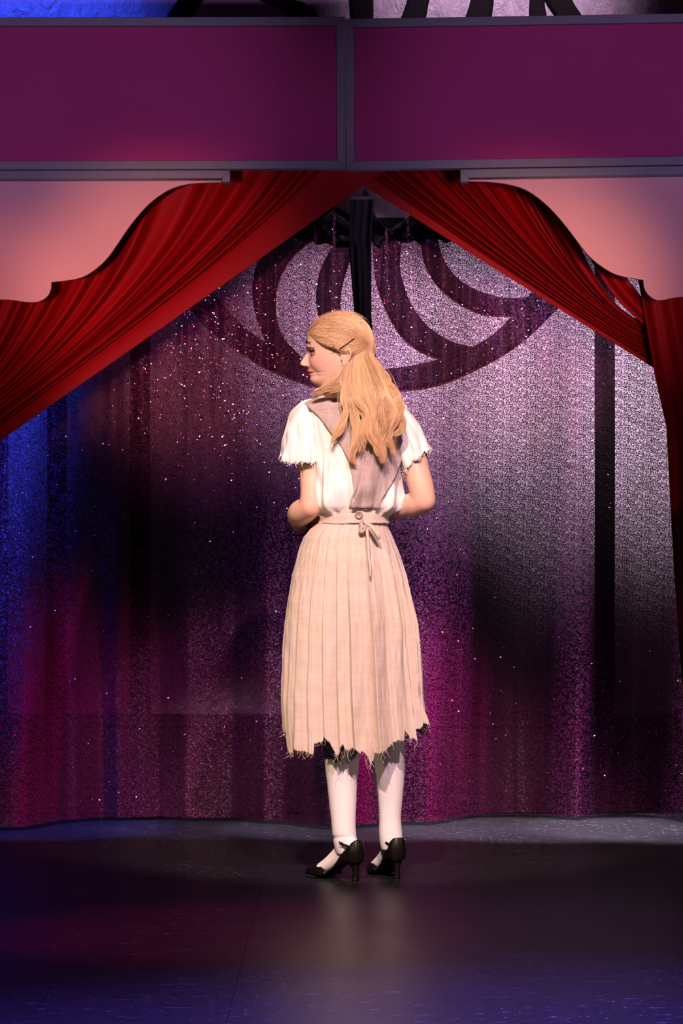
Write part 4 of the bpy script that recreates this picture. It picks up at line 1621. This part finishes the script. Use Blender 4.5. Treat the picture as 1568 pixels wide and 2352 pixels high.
VL = [(916, 730), (921, 716), (927, 704), (932, 707), (945, 721), (960, 735), (975, 746), (1000, 764), (1030, 786), (1060, 799), (1095, 808), (1130, 811), (1166, 801)]
VLR = [(919, 800), (960, 852), (1000, 858), (1040, 851), (1080, 846), (1120, 832), (1150, 818), (1170, 812)]
VRL = [(925, 820), (960, 838), (1000, 846), (1040, 848), (1080, 843), (1120, 826), (1150, 812), (1168, 806)]
VRR = [(925, 915), (950, 924), (985, 926), (1010, 925), (1035, 923), (1060, 915), (1090, 903), (1125, 887), (1150, 873), (1172, 865)]
vest = panel(VL, VLR, .006, 'waistcoat', person, M_VEST, 917, 1168, lambda px, py, s: .004 * math.sin(s * 9 + py / 60) * sstep(py, 1000, 1100) * .6, .22)
tag(vest, 'taupe plaid waistcoat back crossing over the blouse')
panel(VRL, VRR, .0105, 'back_flap', vest, M_VEST, 927, 1170, lambda px, py, s: .0035 * math.sin(s * 5 + py / 80) + .004 * (1 - s), -.12)
# the straps run over the shoulders to the front
for lx, rx_ in ((709, 775), (850, 920)):
    rows, uv = [], []
    for f in np.linspace(0, 1, 24):
        row, ru = [], []
        for s in np.linspace(0, 1, 14):
            px = lx + (rx_ - lx) * s
            ang = f * PI
            py = np.interp(f, [0, .5, 1], [945, 918 + (8 if abs(px - 812) > 70 else 0) - (6 if abs(px - 812) < 50 else 0), 990])
            py = max(py, 912 + abs(px - 808) * .13)
            cx, rx0, ry, cy = torso_ring(py)
            sx = np.clip((px - cx) / rx0, -.97, .97)
            h = ry * math.sqrt(1 - abs(sx) ** 2.15)
            row.append([(px - 784) / 750, cy - (h + .007) * math.cos(ang), CAMZ + (HOR - py) / 750 + .009 * math.sin(ang)])
            ru.append((s * .09, f * .2))
        rows.append(row)
        uv.append(ru)
    o = MB().grid(np.array(rows), False, np.array(uv)).build('shoulder_strap', M_VEST, vest)
    solidify(o, .0016, 1)
hem_line = MB().tube([torso_pt(al_of(interp(VRR, py) - 1.5, py), py, .0085) for py in np.linspace(1038, 1150, 30)], .0016, 6).build('edge_binding', mat_plain('violet_binding', (0.10, 0.075, 0.20), .7), vest)

# ------------------------------------------------------------------ bracelet
br = None
wc = W(684, 1202, .118)
ax = W(692, 1206, .148) - W(687, 1197, .10)
ax /= np.linalg.norm(ax)
e1_ = np.cross(ax, np.array([0, 0, 1.0]))
e1_ /= np.linalg.norm(e1_)
e2_ = np.cross(ax, e1_)
ring = [wc + np.array([.002, 0, -.004]) + (e1_ * math.cos(t) + e2_ * math.sin(t)) * .034 for t in np.linspace(0, 2 * PI, 25)]
br = MB().tube(ring, .0012, 6).build('bracelet', M_PIN, person)
sph_u, sph_v = np.meshgrid(np.linspace(0, 2 * PI, 10, endpoint=False), np.linspace(.05, PI - .05, 7))


def bead(c, r, mat, parent, name='bead'):
    P = np.dstack([c[0] + r * np.cos(sph_u) * np.sin(sph_v), c[1] + r * np.sin(sph_u) * np.sin(sph_v), c[2] + r * np.cos(sph_v)])
    return MB().grid(P, True, None, True, True).build(name, mat, parent)


for t in np.linspace(0, 2 * PI, 22, endpoint=False):
    c = wc + np.array([.002, 0, -.004]) + (e1_ * math.cos(t) + e2_ * math.sin(t)) * .0345
    bead(c, .0048, M_BEAD, br)
for dx, L in ((-.012, .022), (.004, .014)):
    c = wc + np.array([dx, -.02, -.036])
    MB().tube([c + np.array([0, 0, -L * f]) for f in np.linspace(0, 1, 4)], .0008, 5).build('dangle', M_METAL, br)
    bead(c + np.array([0, 0, -L]), .003, M_BEAD, br)
# ------------------------------------------------------------------ hair: strands and lock cores
HC = W(778, 797, HY)
RA = np.array([.1035, .0885, .1020])          # forward, sideways, up


def scalp(d, lift=0.0):
    """d: direction(s) in head frame (forward, left, up), unit"""
    d = np.asarray(d, float)
    d = d / (np.linalg.norm(d, axis=-1, keepdims=True) + 1e-12)
    p = d * (RA + lift)
    up = np.array([0, 0, 1.0])
    return HC + p[..., :1] * HF + p[..., 1:2] * HL + p[..., 2:3] * up


def dir_of(px, py, side=1):
    """direction on the near side of the skull that shows at a photograph point"""
    d = (HY - 0.08 * side - CAMY) / FPX
    x = (px - 784) * d
    z = CAMZ + (HOR - py) * d
    f = (x - HC[0]) / (-math.cos(AYAW))
    u = z - HC[2]
    a_, b_ = f / RA[0], u / RA[2]
    q = 1 - a_ * a_ - b_ * b_
    l = math.sqrt(max(q, 0.0004)) * side
    v = np.array([a_, l, b_])
    return v / np.linalg.norm(v)


class Hair:
    def __init__(self):
        self.V, self.F, self.C = [], [], []
        self.n = 0

    def strand(self, P, r, c, c_tip=None):
        P = np.asarray(P, float)
        n = len(P)
        T = np.gradient(P, axis=0)
        T /= np.linalg.norm(T, axis=1)[:, None] + 1e-12
        s = np.cross(T, np.array([0.13, -1, 0.07]))
        s /= np.linalg.norm(s, axis=1)[:, None] + 1e-12
        w = np.cross(s, T)
        rr = r * np.interp(np.linspace(0, 1, n), [0, .1, .7, 1], [.7, 1, .9, .25])
        ring = np.stack([P + s * rr[:, None], P - s * rr[:, None] * .5 + w * rr[:, None] * .87, P - s * rr[:, None] * .5 - w * rr[:, None] * .87], 1)
        self.V.append(ring.reshape(-1, 3))
        i = np.arange(n - 1)[:, None] * 3
        k = np.array([0, 1, 2])[None]
        k2 = np.array([1, 2, 0])[None]
        f = np.stack([i + k, i + k2, i + 3 + k2, i + 3 + k], -1).reshape(-1, 4) + self.n
        self.F.append(f)
        ct = c if c_tip is None else c_tip
        t = np.linspace(0, 1, n)[:, None]
        self.C.append(np.repeat(np.array(c) * (1 - t) + np.array(ct) * t, 3, axis=0))
        self.n += n * 3

    def solid(self, R, c):
        """R: (rows, cols, 3) closed rings"""
        r, q = R.shape[:2]
        self.V.append(R.reshape(-1, 3))
        i = np.arange(r - 1)[:, None] * q
        k = np.arange(q)[None]
        k2 = (k + 1) % q
        self.F.append(np.stack([i + k, i + k2, i + q + k2, i + q + k], -1).reshape(-1, 4) + self.n)
        self.C.append(np.tile(np.array(c), (r * q, 1)))
        self.n += r * q

    def build(self, name, parent):
        V = np.vstack(self.V)
        F = np.vstack(self.F)
        C = np.vstack(self.C)
        me = bpy.data.meshes.new(name)
        me.vertices.add(len(V))
        me.vertices.foreach_set('co', V.astype(np.float32).ravel())
        me.loops.add(F.size)
        me.loops.foreach_set('vertex_index', F.astype(np.int32).ravel())
        me.polygons.add(len(F))
        me.polygons.foreach_set('loop_start', np.arange(0, F.size, 4, dtype=np.int32))
        me.polygons.foreach_set('loop_total', np.full(len(F), 4, np.int32))
        me.update(calc_edges=True)
        ca = me.color_attributes.new('Col', 'FLOAT_COLOR', 'POINT')
        ca.data.foreach_set('color', np.hstack([C, np.ones((len(C), 1))]).astype(np.float32).ravel())
        return link(name, me, M_HAIR, parent)


def hair_col(k=None):
    base = np.array([0.79, 0.52, 0.315])
    k = random.gauss(0, 1) if k is None else k
    c = base * (1 + .085 * k)
    if random.random() < .10:
        c = np.array([0.50, 0.29, 0.14]) * (1 + .1 * k)
    return np.clip(c, 0.02, .95)


H = Hair()
G = dir_of(849, 812)                 # where the pulled-back hair is gathered, back of the head
G = np.array([-0.93, 0.30, -0.10])
G /= np.linalg.norm(G)
# skull cap under the strands (hair covered part of the head only)
hairline = [(-1, .0)]
cap_rows = []
# roots: parting (near the midline) and hairline down the temple to the ear
ROOT_L = [dir_of(697, 766), dir_of(705, 752), dir_of(722, 737), dir_of(745, 724)]


def slerp(a_, b_, t):
    a_ = a_ / np.linalg.norm(a_)
    b_ = b_ / np.linalg.norm(b_)
    o = math.acos(np.clip(np.dot(a_, b_), -1, 1))
    t = np.asarray(t)[:, None]
    return (np.sin((1 - t) * o) * a_ + np.sin(t * o) * b_) / math.sin(o)


def sweep(root, lift0, bulge, sag, n=22, end=1.0, goal=None, jitter=.0):
    t = np.linspace(0, end, n)
    g = G if goal is None else goal
    d = slerp(root, g, t)
    d[:, 2] -= sag * np.sin(PI * t)
    d /= np.linalg.norm(d, axis=1)[:, None]
    lift = lift0 + bulge * np.sin(PI * np.clip(t, 0, 1)) ** .8
    RAl = RA[None] + lift[:, None]
    p = d * RAl
    return HC + p[:, :1] * HF + p[:, 1:2] * HL + p[:, 2:3] * np.array([0, 0, 1.0])


def unit(v):
    v = np.array(v, float)
    return v / np.linalg.norm(v)


# parting line from the forehead over the crown (slightly to her left), and hairline at the temple
PART = [unit(v) for v in ((.875, .20, .43), (.80, .26, .56), (.67, .30, .69), (.48, .30, .83), (.24, .26, .94), (-.06, .16, .985), (-.40, .08, .91))]
TEMP = [unit(v) for v in ((.880, .18, .42), (.80, .42, .36), (.68, .66, .27), (.50, .84, .13), (.32, .93, .02), (.12, .985, -.06))]


def along(pts, t):
    P = np.array(pts)
    x = t * (len(P) - 1)
    i = min(int(x), len(P) - 2)
    return unit(P[i] * (1 - (x - i)) + P[i + 1] * (x - i))


# opaque under-layer: a shell over the hair-bearing skull
shell = []
for s in np.linspace(0, 1, 90):
    # a fan: left hairline -> parting -> mirrored right side
    if s < .42:
        root = along(TEMP[::-1], s / .42)
    elif s < .58:
        root = unit(np.array(PART[0]) * 1.0) if False else along(TEMP, 0) if s < .5 else unit(along(TEMP, 0) * np.array([1, -1, 1]))
    else:
        root = unit(along(TEMP, (s - .58) / .42) * np.array([1, -1, 1]))
    shell.append(root)
# shell rows: from hairline to the gather through directions over the crown
rows = []
NU, NVV = 96, 40
for i in range(NU + 1):
    s = i / NU
    ang = s * 2 * PI
    row = []
    for j in range(NVV):
        v = j / (NVV - 1)
        # polar map around the crown axis tipped back; v=1 is the lower hairline
        axis = unit((-.25, 0, .97))
        lim = np.interp(abs((ang + PI) % (2 * PI) - PI), [0, .5, 1.0, 1.45, 1.9, 2.4, PI], [0.98, 1.08, 1.36, 1.64, 2.00, 2.18, 2.20])
        pol = v * lim
        f0 = unit((.97, 0, .25))
        l0 = np.array([0, 1.0, 0])
        d = axis * math.cos(pol) + (f0 * math.cos(ang) + l0 * math.sin(ang)) * math.sin(pol)
        row.append(scalp(d, -.0015 - .004 * (v > .97)))
    rows.append(row)
H.solid(np.array(rows)[:-1].transpose(1, 0, 2), (0.58, 0.36, 0.19))

NS = 0
for side in (1, -1):
    flip = np.array([1, side, 1.0])
    cnt = 3400 if side == 1 else 1000
    for q in range(cnt):
        if random.random() < .62:
            root = along(PART, random.random() ** .9)
            root = unit(root + np.array([random.gauss(0, .012), abs(random.gauss(0, .022)) * side, 0]))
            dark = True
        else:
            root = along(TEMP, random.random()) * flip
            root = unit(root + np.array([random.gauss(0, .02), random.gauss(0, .02), random.gauss(.015, .03)]))
            dark = False
        goal = unit(G * np.array([1, 1, 1]) + np.array([0, random.gauss(0, .07), random.gauss(0, .10)]))
        if side == -1:
            goal = unit(np.array([-.93, .10, -.08]) + np.array([0, random.gauss(0, .07), random.gauss(0, .10)]))
        lift = random.uniform(.0005, .0085)
        clump = math.sin(q * .37)
        P = sweep(root, .0005, lift + .002, random.uniform(-.02, .05) + (.06 if not dark else 0), 18, random.uniform(.92, 1.0), goal)
        P += np.array([0, 0, 1]) * (.0012 * np.sin(np.linspace(0, 7, 18) + q))[:, None]
        c = hair_col()
        if dark and random.random() < .75:
            r0 = np.array([0.20, 0.11, 0.05])
            n = len(P)
            H.strand(P[:6], .00034, r0, c)
            H.strand(P[4:], .00038, c)
        else:
            H.strand(P, .00038, c)
# dark roots along the parting
for q in range(260):
    root = along(PART, random.random() * .55)
    root = unit(root + np.array([random.gauss(0, .012), random.gauss(.01, .02), 0]))
    P = sweep(root, .0015, random.uniform(.006, .010), random.uniform(-.02, .04), 14, random.uniform(.10, .24))
    H.strand(P, .00034, np.array([0.13, 0.07, 0.035]), np.array([0.42, 0.25, 0.12]))
# baby hair fuzz on the outline of the crown
for q in range(140):
    root = along(PART, random.random())
    root = unit(root + np.array([random.gauss(0, .05), random.gauss(0, .10), 0]))
    P = sweep(root, .004, random.uniform(.008, .018), random.uniform(-.05, .05), 12, random.uniform(.2, .6))
    H.strand(P, .00022, hair_col(.3))

# ---- locks: (px, py, Y, half width px, half depth m)
LOCKS = [
    # forward lock over the near shoulder
    ([(800, 838, -.050, 8, .012), (792, 862, -.075, 14, .016), (772, 884, -.085, 16, .018), (748, 893, -.090, 11, .014), (729, 902, -.085, 8, .010), (718, 916, -.075, 3, .005)], 220, .3, 1),
    ([(803, 842, -.055, 8, .012), (797, 872, -.085, 14, .016), (784, 892, -.105, 12, .014), (768, 900, -.105, 7, .008), (755, 903, -.095, 3, .005)], 150, .3, 2),
    # lock curling on the plaid shoulder
    ([(808, 840, -.055, 8, .012), (803, 875, -.095, 13, .016), (793, 912, -.122, 11, .013), (794, 940, -.134, 9, .010), (792, 962, -.138, 8, .009), (779, 984, -.142, 8, .008), (766, 1003, -.143, 6, .007), (763, 1022, -.141, 2, .003)], 200, .6, 3),
    ([(814, 838, -.060, 9, .012), (812, 880, -.105, 16, .017), (806, 915, -.132, 14, .014), (815, 945, -.144, 12, .012), (820, 975, -.148, 11, .011), (815, 1003, -.150, 11, .010), (810, 1030, -.150, 10, .009), (812, 1052, -.149, 7, .007), (818, 1068, -.147, 3, .004)], 300, .8, 4),
    ([(822, 832, -.060, 9, .012), (824, 875, -.115, 17, .018), (828, 915, -.142, 16, .016), (838, 950, -.152, 15, .014), (838, 985, -.154, 13, .012), (828, 1015, -.153, 10, .010), (822, 1040, -.150, 6, .006)], 300, .8, 5),
    ([(830, 826, -.055, 10, .013), (838, 870, -.118, 18, .020), (848, 912, -.150, 18, .018), (856, 950, -.158, 16, .015), (858, 985, -.160, 14, .013), (864, 1015, -.160, 13, .012), (874, 1042, -.158, 11, .010), (884, 1066, -.154, 4, .004)], 340, .8, 6),
    ([(838, 822, -.050, 10, .013), (852, 865, -.112, 18, .020), (866, 905, -.148, 18, .018), (876, 940, -.157, 16, .015), (880, 975, -.158, 14, .013), (872, 1005, -.158, 13, .011), (876, 1032, -.156, 12, .010), (888, 1058, -.152, 5, .005)], 340, .8, 7),
    ([(846, 818, -.040, 10, .013), (864, 856, -.095, 16, .020), (882, 895, -.132, 17, .018), (896, 930, -.146, 16, .015), (900, 962, -.150, 14, .013), (892, 992, -.150, 12, .010), (894, 1018, -.148, 10, .009), (898, 1044, -.145, 4, .004)], 300, .9, 8),
    ([(851, 820, -.030, 9, .012), (872, 852, -.075, 14, .018), (890, 885, -.112, 14, .016), (905, 915, -.130, 13, .014), (918, 945, -.136, 11, .011), (921, 970, -.136, 10, .009), (912, 990, -.136, 8, .008), (902, 1000, -.138, 3, .004)], 260, .9, 9),
    ([(856, 826, -.015, 7, .010), (878, 856, -.055, 10, .014), (893, 882, -.088, 10, .012), (904, 905, -.108, 9, .010), (916, 928, -.116, 7, .008), (927, 955, -.118, 6, .007), (930, 980, -.118, 2, .003)], 150, .7, 10),
    # short inner pieces
    ([(818, 850, -.08, 12, .012), (832, 905, -.135, 20, .014), (845, 955, -.146, 20, .013), (848, 1000, -.148, 16, .010), (846, 1022, -.146, 8, .006)], 200, .5, 11),
    ([(840, 850, -.085, 14, .012), (862, 905, -.138, 20, .014), (880, 955, -.145, 20, .013), (884, 1000, -.146, 15, .010), (882, 1030, -.145, 7, .006)], 200, .5, 12),
    ([(798, 832, -.045, 6, .008), (806, 850, -.062, 10, .010), (820, 868, -.09, 14, .012), (836, 890, -.12, 12, .012), (850, 925, -.14, 8, .008)], 120, .3, 13),
]
for pts, cnt, wav, seed in LOCKS:
    n = 54
    f0 = pts[0]
    pts = [(f0[0] + 4, f0[1] - 24, f0[2] + .055, f0[3] * .8, f0[4])] + list(pts)
    p = smooth_path(pts, n)
    cnt = int(cnt * 1.7)
    wig = 6.0 * wav * np.sin(np.linspace(0, 17, n) + seed * 2.1) * sstep(np.linspace(0, 1, n), .25, .5)
    p[:, 0] += wig
    p[:, 3] *= 1 + .14 * np.sin(np.linspace(0, 17, n) + seed * 2.1 + 1.6) * sstep(np.linspace(0, 1, n), .25, .5)
    P3 = np.array([W(q[0], q[1], q[2]) for q in p])
    T = np.gradient(P3, axis=0)
    T /= np.linalg.norm(T, axis=1)[:, None]
    S = np.cross(T, np.array([0, -1.0, 0]))
    S /= np.linalg.norm(S, axis=1)[:, None]
    B = np.cross(S, T)
    B[B[:, 1] > 0] *= -1
    hw, hd = p[:, 3] / 750, p[:, 4]
    t = np.linspace(0, 1, n)
    aa = np.linspace(0, 2 * PI, 18, endpoint=False)
    shr = np.interp(t, [0, .6, .86, 1], [.76, .74, .15, .1])
    core = P3[:, None] + (hw * shr)[:, None, None] * np.cos(aa)[None, :, None] * S[:, None] + (hd * shr * .85)[:, None, None] * np.sin(aa)[None, :, None] * B[:, None]
    lockk = random.gauss(0, .35)
    H.solid(core[:int(n * .86)], np.array([0.58, 0.35, 0.18]) * (1 + .12 * lockk))
    ncl = max(5, cnt // 34)
    clumps = []
    for _ in range(ncl):
        ang = random.uniform(-.2, PI + .2)
        rad = random.uniform(.45, .95)
        clumps.append((rad * math.cos(ang), rad * math.sin(ang), random.uniform(0, 6.3), random.uniform(.6, 1.4), random.gauss(0, .9), random.uniform(13, 19)))
    for q in range(cnt):
        cu, cv, cph, cam_, ck, cf = clumps[q % ncl]
        r_ = math.sqrt(random.random())
        ang = random.uniform(0, 2 * PI)
        spread = np.interp(t, [0, .35, .7, 1], [1.0, .62, .40, .22])
        u1 = cu * (1 - .25 * (1 - t)) + r_ * math.cos(ang) * spread * .62
        v1 = cv * .9 + r_ * math.sin(ang) * spread * .55
        tw = wav * .6 * np.sin(t * 5 + seed)
        u2 = u1 * np.cos(tw) - v1 * np.sin(tw) * .5
        ph = random.gauss(0, .25)
        wv = .0042 * wav * cam_ * np.sin(t * cf + cph * .35 + seed * 1.7 + ph) * sstep(t, .12, .45)
        wd = .0030 * wav * cam_ * np.sin(t * cf * .9 + cph + ph) * sstep(t, .12, .45)
        fr = .0014 * random.gauss(0, 1) * t
        Q = P3 + S * (hw * u2 + wv + fr)[:, None] + B * (hd * v1 + wd)[:, None]
        e = n - int(min(20, abs(random.gauss(0, 5)) + abs(ck) * 2))
        c = hair_col(random.gauss(lockk + ck, .5))
        H.strand(Q[random.randrange(0, 3):e], random.choice([.00030, .00036, .00042]), c, c * np.array([1.06, 1.0, .93]))
# stray hairs
for q in range(70):
    pts, cnt, wav, seed = random.choice(LOCKS)
    p = smooth_path(pts, 24)
    ox, oy = random.gauss(0, 1), random.gauss(0, .006)
    P = np.array([W(a_[0] + ox * a_[3] * 1.2, a_[1], a_[2] - a_[4] + oy - .002) for a_ in p])
    P[:, 0] += .004 * np.sin(np.linspace(0, random.uniform(4, 9), 24) + q)
    H.strand(P, .00022, hair_col(.4))
hair = H.build('hair', person)
tag(hair, 'long wavy blonde hair half pinned back')


# ---- hair pins
def pin(a_, b_):
    da, db = dir_of(*a_), dir_of(*b_)
    P = [scalp(unit(da * (1 - f) + db * f), .0135 + .001 * math.sin(f * PI)) for f in np.linspace(0, 1, 8)]
    return MB().tube(P, .0011, 6).build('hair_pin', M_PIN, hair)


pin((784, 801.5), (814, 779))
pin((767, 799.5), (774, 795))
